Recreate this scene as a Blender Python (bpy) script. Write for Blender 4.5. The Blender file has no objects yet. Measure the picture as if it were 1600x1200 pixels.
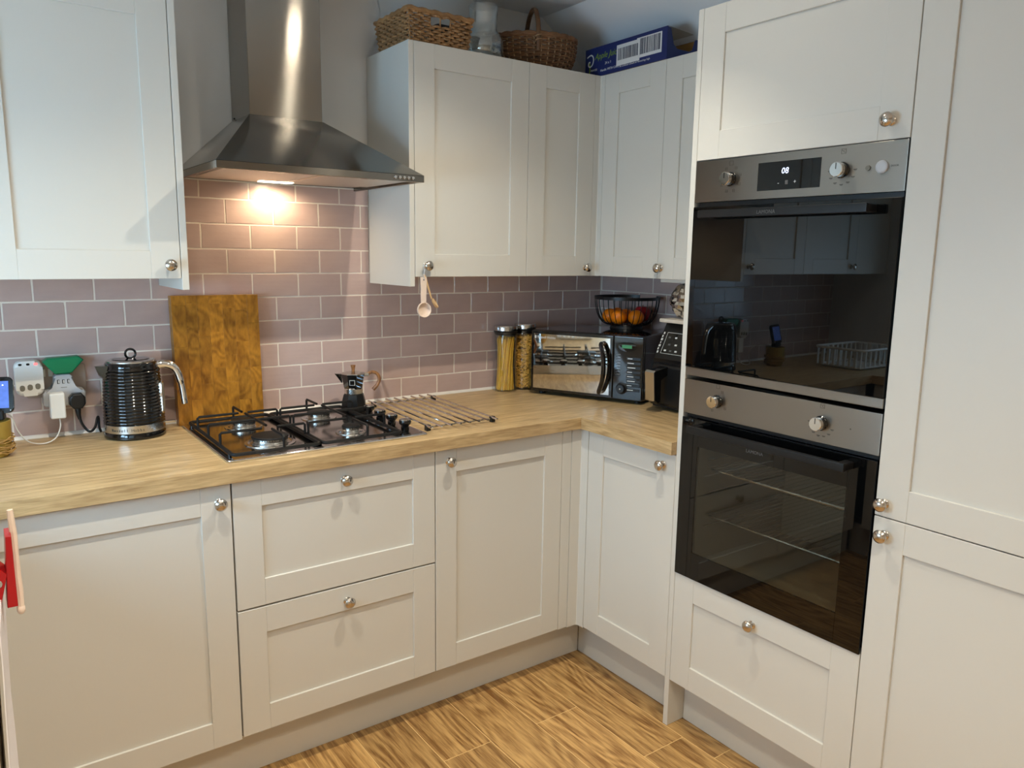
import bpy, bmesh, math, random
from mathutils import Vector, Matrix
random.seed(7)
S = bpy.context.scene
COL = S.collection
R = math.radians
PI = math.pi

# ------------------------------------------------------------------ camera
YAW, PITCH, ROLL = 0.6221, -0.1684, 0.0145
CAM = Vector((-2.2916, -2.5392, 1.4523))
fw = Vector((math.sin(YAW)*math.cos(PITCH), math.cos(YAW)*math.cos(PITCH), math.sin(PITCH)))
rt = Vector((math.cos(YAW), -math.sin(YAW), 0)); up = rt.cross(fw)
rt, up = rt*math.cos(ROLL)+up*math.sin(ROLL), up*math.cos(ROLL)-rt*math.sin(ROLL)
cd = bpy.data.cameras.new('camera'); cam = bpy.data.objects.new('camera', cd); COL.objects.link(cam)
cam.matrix_world = Matrix(((rt.x, up.x, -fw.x, CAM.x), (rt.y, up.y, -fw.y, CAM.y), (rt.z, up.z, -fw.z, CAM.z), (0, 0, 0, 1)))
cd.sensor_width = 36; cd.sensor_fit = 'HORIZONTAL'; cd.lens = 36*1203.6/1600; cd.clip_start = .02
S.camera = cam

# ------------------------------------------------------------------ world and light
W = bpy.data.worlds.new('daylight'); S.world = W; W.use_nodes = True
bg = W.node_tree.nodes['Background']; bg.inputs[0].default_value = (0.44, 0.72, 1.0, 1); bg.inputs[1].default_value = 21
WIN = (-1.50, -0.60, 1.00, 1.60)     # window in the left wall: y0, y1, z0, z1
XL = -2.99                           # left wall plane
ZC = 2.36                            # ceiling
pl = bpy.data.lights.new('window_portal', 'AREA'); pl.shape = 'RECTANGLE'; pl.size = WIN[3]-WIN[2]; pl.size_y = WIN[1]-WIN[0]
pl.cycles.is_portal = True
po = bpy.data.objects.new('window_portal', pl); COL.objects.link(po)
po.location = (XL-.04, (WIN[0]+WIN[1])/2, (WIN[2]+WIN[3])/2); po.rotation_euler = (0, R(-90), 0)
S.view_settings.view_transform = 'Standard'; S.view_settings.look = 'None'
S.view_settings.gamma = 1; S.view_settings.exposure = 0.0
try: S.view_settings.use_curve_mapping = False
except Exception: pass
SPOTS = [(-1.06, -1.14), (-2.05, -1.15), (-1.50, -2.45), (-2.20, -2.65)]   # recessed downlights in the ceiling; last two are unseen, added behind camera as fill
SPOT_W, SPOT_COL = 52, (1.0, .92, .76)
SPOT_ANGLE, SPOT_BLEND = R(117), 1.0
HOOD_W, HOOD_COL = 5.0, (1.0, .78, .50)

# ------------------------------------------------------------------ materials
def srgb(r, g, b):
    f = lambda c: (c/12.92 if c <= .04045 else ((c+.055)/1.055)**2.4)
    return (f(r/255), f(g/255), f(b/255), 1)
def mat(name, col, rough=.5, metal=0, bump=0, bscale=200, bstretch=(1, 1, 1), coat=0, spec=.5, emit=None, es=1, trans=0, ior=1.45, noise=0, nscale=6, rvar=0):
    m = bpy.data.materials.new(name); m.use_nodes = True; nt = m.node_tree; b = nt.nodes['Principled BSDF']
    b.inputs['Base Color'].default_value = col; b.inputs['Roughness'].default_value = rough; b.inputs['Metallic'].default_value = metal
    b.inputs['Specular IOR Level'].default_value = spec; b.inputs['Coat Weight'].default_value = coat; b.inputs['Coat Roughness'].default_value = .05
    b.inputs['IOR'].default_value = ior; b.inputs['Transmission Weight'].default_value = trans
    if emit: b.inputs['Emission Color'].default_value = emit; b.inputs['Emission Strength'].default_value = es
    if bump or noise or rvar:
        tc = nt.nodes.new('ShaderNodeTexCoord'); mp = nt.nodes.new('ShaderNodeMapping'); mp.inputs['Scale'].default_value = bstretch
        nt.links.new(tc.outputs['Object'], mp.inputs[0])
    if bump:
        n = nt.nodes.new('ShaderNodeTexNoise'); n.inputs['Scale'].default_value = bscale; n.inputs['Detail'].default_value = 3
        nt.links.new(mp.outputs[0], n.inputs['Vector'])
        bp = nt.nodes.new('ShaderNodeBump'); bp.inputs['Strength'].default_value = bump; bp.inputs['Distance'].default_value = .002
        nt.links.new(n.outputs['Fac'], bp.inputs['Height']); nt.links.new(bp.outputs[0], b.inputs['Normal'])
    if noise:
        n2 = nt.nodes.new('ShaderNodeTexNoise'); n2.inputs['Scale'].default_value = nscale; n2.inputs['Detail'].default_value = 4
        nt.links.new(mp.outputs[0], n2.inputs['Vector'])
        rp = nt.nodes.new('ShaderNodeValToRGB'); rp.color_ramp.elements[0].position = .3; rp.color_ramp.elements[1].position = .7
        rp.color_ramp.elements[0].color = tuple(c*(1-noise) for c in col[:3])+(1,); rp.color_ramp.elements[1].color = tuple(min(1, c*(1+noise)) for c in col[:3])+(1,)
        nt.links.new(n2.outputs['Fac'], rp.inputs[0])
        out = rp.outputs[0]
        if rvar:
            oi = nt.nodes.new('ShaderNodeObjectInfo'); hs = nt.nodes.new('ShaderNodeHueSaturation')
            mr = nt.nodes.new('ShaderNodeMapRange'); mr.inputs[3].default_value = 1-rvar; mr.inputs[4].default_value = 1+rvar
            nt.links.new(oi.outputs['Random'], mr.inputs[0]); nt.links.new(mr.outputs[0], hs.inputs['Value']); nt.links.new(out, hs.inputs['Color']); out = hs.outputs[0]
        nt.links.new(out, b.inputs['Base Color'])
    return m
def woodmat(name, dark, light, axis, scale=1.0, rough=.45, bump=.15, var=.0, rings=False, coat=0, grain=1.0, coarse=(3, 45), fine=(9, 260), ring=(2.2, 11, 60, .11)):
    """wood whose grain runs along axis 0/1/2; random per object shifts it"""
    m = bpy.data.materials.new(name); m.use_nodes = True; nt = m.node_tree; N = nt.nodes.new; L = nt.links.new; b = nt.nodes['Principled BSDF']
    b.inputs['Roughness'].default_value = rough; b.inputs['Coat Weight'].default_value = coat
    tc = N('ShaderNodeTexCoord'); oi = N('ShaderNodeObjectInfo')
    off = N('ShaderNodeVectorMath'); off.operation = 'MULTIPLY_ADD'; off.inputs[1].default_value = (1, 1, 1)
    cb = N('ShaderNodeCombineXYZ'); mu = N('ShaderNodeMath'); mu.operation = 'MULTIPLY'; mu.inputs[1].default_value = 37.0
    L(oi.outputs['Random'], mu.inputs[0]); [L(mu.outputs[0], cb.inputs[i]) for i in range(3)]
    L(tc.outputs['Object'], off.inputs[0]); L(cb.outputs[0], off.inputs[2])
    def mapped(s_along, s_across):
        mp = N('ShaderNodeMapping'); v = [s_across*scale]*3; v[axis] = s_along*scale; mp.inputs['Scale'].default_value = v
        L(off.outputs[0], mp.inputs[0]); return mp.outputs[0]
    n1 = N('ShaderNodeTexNoise'); n1.inputs['Scale'].default_value = 1; n1.inputs['Detail'].default_value = 5; n1.inputs['Distortion'].default_value = .6
    L(mapped(*coarse), n1.inputs['Vector'])
    n2 = N('ShaderNodeTexNoise'); n2.inputs['Scale'].default_value = 1; n2.inputs['Detail'].default_value = 3
    L(mapped(*fine), n2.inputs['Vector'])
    fac = N('ShaderNodeMath'); fac.operation = 'MULTIPLY_ADD'; fac.inputs[1].default_value = .45*grain; L(n2.outputs['Fac'], fac.inputs[0]); L(n1.outputs['Fac'], fac.inputs[2])
    src = fac.outputs[0]
    if rings:
        n3 = N('ShaderNodeTexNoise'); n3.inputs['Scale'].default_value = 1; n3.inputs['Detail'].default_value = 1; L(mapped(*ring[:2]), n3.inputs['Vector'])
        w = N('ShaderNodeMath'); w.operation = 'MULTIPLY'; w.inputs[1].default_value = ring[2]; L(n3.outputs['Fac'], w.inputs[0])
        sn = N('ShaderNodeMath'); sn.operation = 'SINE'; L(w.outputs[0], sn.inputs[0])
        ad = N('ShaderNodeMath'); ad.operation = 'MULTIPLY_ADD'; ad.inputs[1].default_value = ring[3]; L(sn.outputs[0], ad.inputs[0]); L(src, ad.inputs[2]); src = ad.outputs[0]
    rp = N('ShaderNodeValToRGB'); mean = .5+.225*grain; rp.color_ramp.elements[0].position = mean-.26; rp.color_ramp.elements[1].position = mean+.26
    rp.color_ramp.elements[0].color = dark; rp.color_ramp.elements[1].color = light; L(src, rp.inputs[0]); out = rp.outputs[0]
    if var:
        hs = N('ShaderNodeHueSaturation'); mr = N('ShaderNodeMapRange'); mr.inputs[3].default_value = 1-var; mr.inputs[4].default_value = 1+var
        L(oi.outputs['Random'], mr.inputs[0]); L(mr.outputs[0], hs.inputs['Value']); L(out, hs.inputs['Color']); out = hs.outputs[0]
    L(out, b.inputs['Base Color'])
    bp = N('ShaderNodeBump'); bp.inputs['Strength'].default_value = bump; bp.inputs['Distance'].default_value = .001; L(src, bp.inputs['Height']); L(bp.outputs[0], b.inputs['Normal'])
    return m
def steelmat(name, col, rough, aniso, rot, radial=True, bump=.03, stretch=(1, 300, 300)):
    m = mat(name, col, rough, 1, bump, 3, stretch)
    nt = m.node_tree; b = nt.nodes['Principled BSDF']; b.inputs['Anisotropic'].default_value = aniso; b.inputs['Anisotropic Rotation'].default_value = rot
    t = nt.nodes.new('ShaderNodeTangent'); t.direction_type = 'RADIAL'; t.axis = 'Z'; nt.links.new(t.outputs[0], b.inputs['Tangent'])
    return m
def glassmat(name, tint, gloss=1.0, rough=.02, base=.05):
    """thin pane: tinted see-through plus surface reflection"""
    m = bpy.data.materials.new(name); m.use_nodes = True; nt = m.node_tree; nt.nodes.clear(); N = nt.nodes.new
    o = N('ShaderNodeOutputMaterial'); t = N('ShaderNodeBsdfTransparent'); t.inputs[0].default_value = tint
    g = N('ShaderNodeBsdfGlossy'); g.inputs['Roughness'].default_value = rough; f = N('ShaderNodeLayerWeight'); f.inputs[0].default_value = .5
    pw = N('ShaderNodeMath'); pw.operation = 'POWER'; pw.inputs[1].default_value = 5; ma = N('ShaderNodeMath'); ma.operation = 'MULTIPLY_ADD'; ma.inputs[1].default_value = .99-base; ma.inputs[2].default_value = base
    nt.links.new(f.outputs['Facing'], pw.inputs[0]); nt.links.new(pw.outputs[0], ma.inputs[0])
    x = N('ShaderNodeMixShader'); nt.links.new(ma.outputs[0], x.inputs[0]); nt.links.new(t.outputs[0], x.inputs[1]); nt.links.new(g.outputs[0], x.inputs[2]); nt.links.new(x.outputs[0], o.inputs[0])
    g.inputs[0].default_value = (gloss, gloss, gloss, 1)
    return m
M = dict(
    cab=mat('pale_grey_cabinet', srgb(212, 209, 201), .42, 0, .06, 120, (1, 1, .25)),
    carcass=mat('white_carcass', srgb(210, 209, 205), .5),
    gap=mat('dark_gap', srgb(40, 36, 34), .8),
    wall=mat('wall_paint', srgb(224, 223, 220), .85, 0, .25, 18, noise=.03, nscale=5),
    ceil=mat('ceiling_paint', srgb(236, 237, 238), .9, 0, .1, 20),
    grout=mat('grout', srgb(232, 222, 210), .85, 0, .3, 300),
    tile=mat('mauve_tile', srgb(192, 168, 161), .16, 0, .35, 22, (1, 1, 2.4), noise=.07, nscale=7, rvar=.05),
    sealant=mat('white_sealant', srgb(235, 230, 222), .35),
    worktop_x=woodmat('oak_worktop_x', srgb(160, 131, 90), srgb(210, 182, 136), 0, 1.0, .36, .12, coarse=(7, 60), fine=(22, 330), grain=1.3),
    worktop_y=woodmat('oak_worktop_y', srgb(160, 131, 90), srgb(210, 182, 136), 1, 1.0, .36, .12, coarse=(7, 60), fine=(22, 330), grain=1.3),
    floor=woodmat('oak_plank', srgb(128, 88, 44), srgb(204, 162, 102), 1, .8, .42, .25, .15, True, coarse=(5, 95), fine=(26, 420), grain=1.3, ring=(2.2, 10, 70, .10)),
    floor_gap=mat('plank_joint', srgb(226, 190, 130), .7),
    board=woodmat('acacia_block', srgb(128, 80, 16), srgb(190, 130, 40), 2, 1.0, .35, .06, .13, True, coarse=(14, 20), fine=(60, 160), ring=(9, 12, 55, .10)),
    steel=steelmat('brushed_steel', (.29, .275, .25, 1), .17, .92, .25),
    steel_oven=steelmat('brushed_steel_oven', (.36, .34, .31, 1), .30, .8, .25),
    steel_plain=mat('steel', (.62, .61, .59, 1), .22, 1),
    steel_hob=mat('hob_steel', (.42, .40, .38, 1), .13, 1, .02, 60, (1, 8, 1)),
    chrome=mat('chrome', (.8, .8, .8, 1), .06, 1),
    nickel=mat('satin_nickel', (.60, .55, .49, 1), .2, 1),
    mirror=mat('mirror_door', (.66, .64, .60, 1), .03, 1, .03, 14),
    black=mat('black_plastic', srgb(20, 20, 21), .35),
    blackgloss=mat('black_gloss', srgb(10, 10, 11), .07, 0, coat=.6),
    iron=mat('black_enamel_iron', srgb(17, 16, 16), .55, 0, .1, 300, spec=.35),
    blackglass=mat('black_glass', srgb(6, 7, 8), .015, spec=.6),
    ovencav=mat('grey_enamel', srgb(122, 122, 114), .35),
    tint=glassmat('tinted_glass', (.72, .72, .69, 1), .9),
    pane=glassmat('window_glass', (.97, .98, .98, 1)),
    jar=glassmat('jar_glass', (.965, .97, .96, 1)),
    vase=glassmat('clear_ribbed_glass', (.90, .93, .93, 1), 1, .07, .16),
    white=mat('white_plastic', srgb(232, 231, 226), .4),
    greyplastic=mat('grey_plastic', srgb(188, 190, 194), .4),
    plate=mat('beige_socket_plate', srgb(176, 160, 148), .4),
    oval=mat('grey_rubber', srgb(120, 117, 106), .5),
    green=mat('green_plastic', srgb(10, 132, 84), .35),
    red=mat('red_plastic', srgb(165, 18, 22), .35),
    redled=mat('red_led', srgb(255, 60, 60), .4, emit=(1, .1, .1, 1), es=3),
    screen=mat('tablet_screen', srgb(60, 84, 150), .15, emit=srgb(88, 118, 196), es=.9, noise=.3, nscale=60),
    icon=mat('screen_icon', (1, 1, 1, 1), .5, emit=(.9, .95, 1, 1), es=1),
    led=mat('oven_digits', (1, 1, 1, 1), .4, emit=srgb(190, 205, 255), es=1.6),
    ledgreen=mat('green_display', srgb(30, 80, 40), .3, emit=srgb(60, 150, 80), es=.35),
    legend=mat('dark_print', srgb(70, 66, 60), .5),
    legendw=mat('white_print', srgb(215, 215, 212), .5),
    legendg=mat('grey_print', srgb(90, 90, 90), .5),
    wicker=mat('willow', srgb(150, 112, 72), .6, 0, .4, 150, noise=.3, nscale=30, rvar=.22),
    wicker2=mat('brown_willow', srgb(112, 78, 50), .6, 0, .4, 150, noise=.3, nscale=30, rvar=.22),
    wickerl=mat('pale_willow', srgb(160, 128, 92), .6, 0, .3, 150, noise=.2, nscale=30),
    woodh=woodmat('walnut_handle', srgb(96, 58, 26), srgb(160, 108, 58), 2, 3, .4, .1),
    beech=mat('beech', srgb(222, 186, 140), .55, noise=.08, nscale=40),
    beechp=mat('pale_pink_wood', srgb(226, 205, 188), .55, noise=.05, nscale=40),
    blue=mat('blue_carton', srgb(36, 46, 98), .45, noise=.06, nscale=20),
    carton=mat('brown_card', srgb(140, 104, 52), .8),
    labelw=mat('label_white', srgb(218, 218, 218), .5),
    ink=mat('ink', srgb(48, 50, 70), .5),
    lime=mat('lime_print', srgb(120, 150, 40), .5),
    film=glassmat('plastic_film', (.9, .9, .88, 1), 1, .1),
    spag=mat('spaghetti', srgb(236, 188, 66), .5, noise=.1, nscale=50),
    fus=mat('fusilli', srgb(222, 172, 78), .55, noise=.2, nscale=60),
    orange=mat('orange_peel', srgb(252, 134, 12), .4, 0, .25, 160, noise=.08, nscale=10),
    apple=mat('dark_red_apple', srgb(150, 20, 30), .3, noise=.3, nscale=14),
    leafg=mat('green_calyx', srgb(70, 80, 30), .7),
    foil=mat('crumpled_foil', (.72, .71, .70, 1), .18, 1, 1.0, 45),
    paper=mat('paper', srgb(226, 220, 220), .8),
    beige=mat('beige_card', srgb(190, 172, 140), .8),
    lamp=mat('lamp_lens', (1, 1, 1, 1), .4, emit=(1, .88, .70, 1), es=220),
    hoodlamp=mat('hood_lamp_lens', (1, 1, 1, 1), .4, emit=(1, .9, .72, 1), es=9),
    filt=mat('grease_filter', (.66, .60, .52, 1), .4, 1, .2, 400),
    yellow=mat('yellow_pot', srgb(168, 140, 62), .6, noise=.15, nscale=20),
    raffia=mat('raffia', srgb(182, 144, 84), .8, noise=.2, nscale=60),
    fridge=mat('white_fridge', srgb(225, 225, 223), .3),
    upvc=mat('window_frame_white', srgb(235, 235, 232), .4),
    foodlabel=mat('cream_marble', srgb(214, 204, 190), .4, noise=.12, nscale=20),
)
M['steel_chim'] = steelmat('brushed_chimney_steel', (.34, .32, .29, 1), .135, 1.0, .25, bump=0)

# ------------------------------------------------------------------ geometry helpers
class G:
    def __init__(s): s.bm = bmesh.new(); s.bev = False
    def face(s, vs):
        try: return s.bm.faces.new(vs)
        except ValueError: return None
    def box(s, x0, x1, y0, y1, z0, z1, b=0, seg=1):
        x0, x1 = sorted((x0, x1)); y0, y1 = sorted((y0, y1)); z0, z1 = sorted((z0, z1))
        v = [s.bm.verts.new(p) for p in ((x0, y0, z0), (x1, y0, z0), (x1, y1, z0), (x0, y1, z0), (x0, y0, z1), (x1, y0, z1), (x1, y1, z1), (x0, y1, z1))]
        fs = [s.bm.faces.new([v[i] for i in q]) for q in ((3, 2, 1, 0), (4, 5, 6, 7), (0, 1, 5, 4), (1, 2, 6, 5), (2, 3, 7, 6), (3, 0, 4, 7))]
        if b:
            s.bev = True
            es = list({e for f in fs for e in f.edges}); bmesh.ops.bevel(s.bm, geom=es, offset=b, segments=seg, profile=.5, affect='EDGES')
        return s
    def prism(s, poly, a0, a1, axis=2, b=0, seg=2):
        def P(u, w, a): return ((u, w, a), (a, u, w), (u, a, w))[{2: 0, 0: 1, 1: 2}[axis]]
        A = [s.bm.verts.new(P(u, w, a0)) for u, w in poly]; B = [s.bm.verts.new(P(u, w, a1)) for u, w in poly]; n = len(poly)
        f0 = s.bm.faces.new(A); f1 = s.bm.faces.new(B); fs = [f0, f1]
        for i in range(n): fs.append(s.bm.faces.new((A[i], A[(i+1) % n], B[(i+1) % n], B[i])))
        if b:
            s.bev = True
            es = list(set(f0.edges) | set(f1.edges)); bmesh.ops.bevel(s.bm, geom=es, offset=b, segments=seg, profile=.5, affect='EDGES')
        return s
    def lathe(s, prof, n=24, c=(0, 0, 0), sx=1, sy=1, a0=0, closed=False):
        rings = []
        for r, z in prof:
            if r < 1e-6: rings.append([s.bm.verts.new((c[0], c[1], c[2]+z))])
            else: rings.append([s.bm.verts.new((c[0]+sx*r*math.cos(a0+2*PI*i/n), c[1]+sy*r*math.sin(a0+2*PI*i/n), c[2]+z)) for i in range(n)])
        m = len(rings)
        for k in range(m if closed else m-1):
            A, B = rings[k], rings[(k+1) % m]
            for i in range(n):
                j = (i+1) % n
                if len(A) == 1 and len(B) == 1: continue
                if len(A) == 1: s.face((A[0], B[j], B[i]))
                elif len(B) == 1: s.face((A[i], A[j], B[0]))
                else: s.face((A[i], A[j], B[j], B[i]))
        return s
    def tube(s, pts, r, n=8, closed=False, caps=True, rs=None):
        pts = [Vector(p) for p in pts]; m = len(pts); rings = []; prev = None
        for i, p in enumerate(pts):
            if closed: t = (pts[(i+1) % m]-pts[i-1])
            else: t = pts[min(i+1, m-1)]-pts[max(i-1, 0)]
            t.normalize()
            if prev is None:
                a = Vector((0, 0, 1)) if abs(t.z) < .9 else Vector((1, 0, 0)); u = a.cross(t).normalized()
            else:
                u = prev-t*prev.dot(t)
                u = u.normalized() if u.length > 1e-6 else t.orthogonal().normalized()
            prev = u; w = t.cross(u); rr = rs[i] if rs else r
            rings.append([s.bm.verts.new(p+u*rr*math.cos(2*PI*k/n)+w*rr*math.sin(2*PI*k/n)) for k in range(n)])
        for i in range(m if closed else m-1):
            A, B = rings[i], rings[(i+1) % m]
            for k in range(n): s.face((A[k], A[(k+1) % n], B[(k+1) % n], B[k]))
        if caps and not closed: s.face(rings[0][::-1]); s.face(rings[-1])
        return s
    def cyl(s, p, q, r, n=16): return s.tube([p, q], r, n)
    def sphere(s, c, r, n=16, sc=(1, 1, 1)):
        m = Matrix.Translation(c) @ Matrix.Diagonal((r*sc[0], r*sc[1], r*sc[2], 1))
        bmesh.ops.create_uvsphere(s.bm, u_segments=n, v_segments=n//2, radius=1, matrix=m); return s
    def quad(s, a, b, c, d): s.face([s.bm.verts.new(p) for p in (a, b, c, d)]); return s
    def xf(s, fn):
        for v in s.bm.verts: v.co = fn(v.co)
        return s
    def mx(s, m): bmesh.ops.transform(s.bm, matrix=m, verts=s.bm.verts); return s
    def mesh(s, name, m, sharp=35, recalc=True):
        if recalc: bmesh.ops.recalc_face_normals(s.bm, faces=s.bm.faces)
        me = bpy.data.meshes.new(name); s.bm.to_mesh(me); s.bm.free(); me.materials.append(M[m] if isinstance(m, str) else m)
        me.polygons.foreach_set('use_smooth', [True]*len(me.polygons)); me.set_sharp_from_angle(angle=R(sharp)); return me
BASE = {}
def thing(name, label, cat, loc=(0, 0, 0), rz=0, group=None):
    o = bpy.data.objects.new(name, None); COL.objects.link(o); o.location = loc; o.rotation_euler = (0, 0, rz); o.empty_display_size = .05
    o['label'] = label; o['category'] = cat
    if group: o['group'] = group
    BASE[o] = Vector(loc); return o
def obj(name, g, m, parent=None, local=False, sharp=35, recalc=True, label=None):
    """part in world coordinates (shifted to its thing's base) unless local"""
    if parent is not None and not local and parent in BASE:
        b = BASE[parent]; bmesh.ops.translate(g.bm, vec=-b, verts=g.bm.verts)
    me = g.mesh(name, m, sharp, recalc); o = bpy.data.objects.new(name, me); COL.objects.link(o); o.parent = parent
    if g.bev: wn = o.modifiers.new('weighted_normal', 'WEIGHTED_NORMAL'); wn.keep_sharp = True; wn.weight = 80
    if parent is not None and parent in BASE: BASE[o] = BASE[parent]
    if label: o['label'] = label
    return o
def inst(name, me, parent, loc, rot=(0, 0, 0), scale=None):
    o = bpy.data.objects.new(name, me); COL.objects.link(o); o.parent = parent
    o.location = Vector(loc)-(BASE.get(parent, Vector((0, 0, 0)))); o.rotation_euler = rot
    if scale: o.scale = scale
    return o
def tag(o, label, cat, group=None, kind=None):
    o['label'] = label; o['category'] = cat
    if group: o['group'] = group
    if kind: o['kind'] = kind
    return o
def struct(o, label=None):
    o['kind'] = 'structure'
    if label: o['label'] = label
    BASE[o] = Vector((0, 0, 0)); return o
def text(name, body, size, m, parent, origin, right, upv, local=False, align='LEFT', shear=0, depth=.0002, sx=1):
    cu = bpy.data.curves.new(name, 'FONT'); cu.body = body; cu.size = size; cu.align_x = align; cu.shear = shear; cu.extrude = depth; cu.resolution_u = 2
    o = bpy.data.objects.new(name, cu); COL.objects.link(o)
    dg = bpy.context.evaluated_depsgraph_get(); me = bpy.data.meshes.new_from_object(o.evaluated_get(dg))
    bpy.data.objects.remove(o); bpy.data.curves.remove(cu)
    r, u = Vector(right).normalized(), Vector(upv).normalized(); nn = r.cross(u); p = Vector(origin)
    if not local and parent in BASE: p = p-BASE[parent]
    me.transform(Matrix(((r.x*sx, u.x, nn.x, p.x), (r.y*sx, u.y, nn.y, p.y), (r.z*sx, u.z, nn.z, p.z), (0, 0, 0, 1))))
    me.materials.clear(); me.materials.append(M[m]); o = bpy.data.objects.new(name, me); COL.objects.link(o); o.parent = parent
    if parent in BASE: BASE[o] = BASE[parent]
    return o
def rrect(w, h, r, n=5, cx=0, cy=0):
    pts = []
    for k, (sx, sy) in enumerate(((1, 1), (-1, 1), (-1, -1), (1, -1))):
        for i in range(n+1):
            a = PI/2*k+PI/2*i/n; pts.append((cx+sx*(w/2-r)+r*math.cos(a), cy+sy*(h/2-r)+r*math.sin(a)))
    return pts
def bez(ps, n=24):
    """smooth curve through points (Catmull-Rom)"""
    ps = [Vector(p) for p in ps]; q = [ps[0]*2-ps[1]]+ps+[ps[-1]*2-ps[-2]]; out = []
    k = len(ps)-1
    for i in range(k):
        a, b, c, d = q[i:i+4]
        for j in range(n//k+1 if i == k-1 else n//k):
            t = j/(n//k); out.append(.5*((2*b)+(c-a)*t+(2*a-5*b+4*c-d)*t*t+(3*b-a-3*c+d)*t**3))
    return out

# ------------------------------------------------------------------ key dimensions
ZT, ZB, YW, XW, YD, XD = .91, .870, -.6156, -.6243, -.5984, -.6030
X1, X2, X3, ZDB, ZM = -1.7726, -1.1775, -.6877, .1575, .5168
YU, ZUT, ZUB, ZEB, XUR = -.3031, 2.0967, 1.3713, 1.3403, -.3052
YP0, YP1, YG = -1.0245, -1.0425, -1.6365
YEND = -3.7

# ------------------------------------------------------------------ structure
fl = struct(obj('floor', G().box(XL-.1, .1, YEND-.1, .1, -.06, -.0008), 'floor_gap'))
PW = .165; pj = {}
def plank_mesh(w, l):
    key = (round(w, 3), round(l, 3))
    if key not in pj: pj[key] = G().box(0.0014, w-.0014, .0014, l-.0014, -.004, 0, .0004).mesh('plank', 'floor')
    return pj[key]
col = 0; x = -.605
while x < 0: x += PW
while x > XL:
    x0 = max(x-PW, XL); cidx = round((-.605-x)/PW)
    start = {0: -1.11, 1: -.8045}.get(cidx, -.8045+random.uniform(-.5, .5))
    ys = [start]
    while ys[-1] > YEND: ys.append(ys[-1]-1.22)
    while ys[0] < 0: ys.insert(0, ys[0]+1.22)
    for a, b in zip(ys[:-1], ys[1:]):
        a2, b2 = min(a, 0), max(b, YEND)
        if a2-b2 > .03: inst('plank', plank_mesh(x-x0, a2-b2), fl, (x0, b2, 0))
    x -= PW
struct(obj('ceiling', G().box(XL-.1, .1, YEND-.1, .1, ZC, ZC+.06), 'ceil'))
sl = G().prism([(-.346, ZC), (.1, ZC), (.1, 2.02), (0.0, 2.098)], YEND, .02, 1)
struct(obj('trim_1', sl, 'ceil'), 'sloping ceiling above the right-hand wall cabinets')
YPL = .006
wb = struct(obj('wall_back', G().box(XL-.1, .1, YPL, .12, 0, ZC), 'wall'))
ragged = [(-1.052, ZC), (-1.058, 2.30), (-1.046, 2.25), (-1.055, 2.20), (-1.062, 2.16), (-1.082, 2.12), (-1.094, 2.108), (-1.096, 2.0), (-1.096, 1.67), (-1.775, 1.67), (-1.775, ZC)]
obj('plaster_skim', G().prism(ragged, .0005, YPL+.001, 1), 'wall', wb)
wr = struct(obj('wall_right', G().box(YPL, .12, YEND-.1, .12, 0, ZC), 'wall'))
struct(obj('wall_front', G().box(XL-.1, .1, YEND-.1, YEND, 0, ZC), 'wall'))
g = G(); y0, y1, z0, z1 = WIN
g.box(XL-.12, XL, YEND-.1, y0, 0, ZC); g.box(XL-.12, XL, y1, .12, 0, ZC); g.box(XL-.12, XL, y0, y1, 0, z0); g.box(XL-.12, XL, y0, y1, z1, ZC)
struct(obj('wall_left', g, 'wall'))
wf = struct(obj('window_1', G().box(XL-.08, XL-.03, y0, y0+.05, z0, z1, .004).box(XL-.08, XL-.03, y1-.05, y1, z0, z1, .004).box(XL-.08, XL-.03, y0, y1, z0, z0+.05, .004).box(XL-.08, XL-.03, y0, y1, z1-.05, z1, .004).box(XL-.08, XL-.03, (y0+y1)/2-.03, (y0+y1)/2+.03, z0, z1, .004), 'upvc'))
ym = (y0+y1)/2
obj('pane', G().box(XL-.058, XL-.054, y0+.05, ym-.03, z0+.05, z1-.05), 'pane', wf)
obj('pane', G().box(XL-.058, XL-.054, ym+.03, y1-.05, z0+.05, z1-.05), 'pane', wf)
obj('window_sill', G().box(XL-.03, XL+.03, y0-.03, y1+.03, z0-.03, z0, .005), 'upvc', wf)

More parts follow.
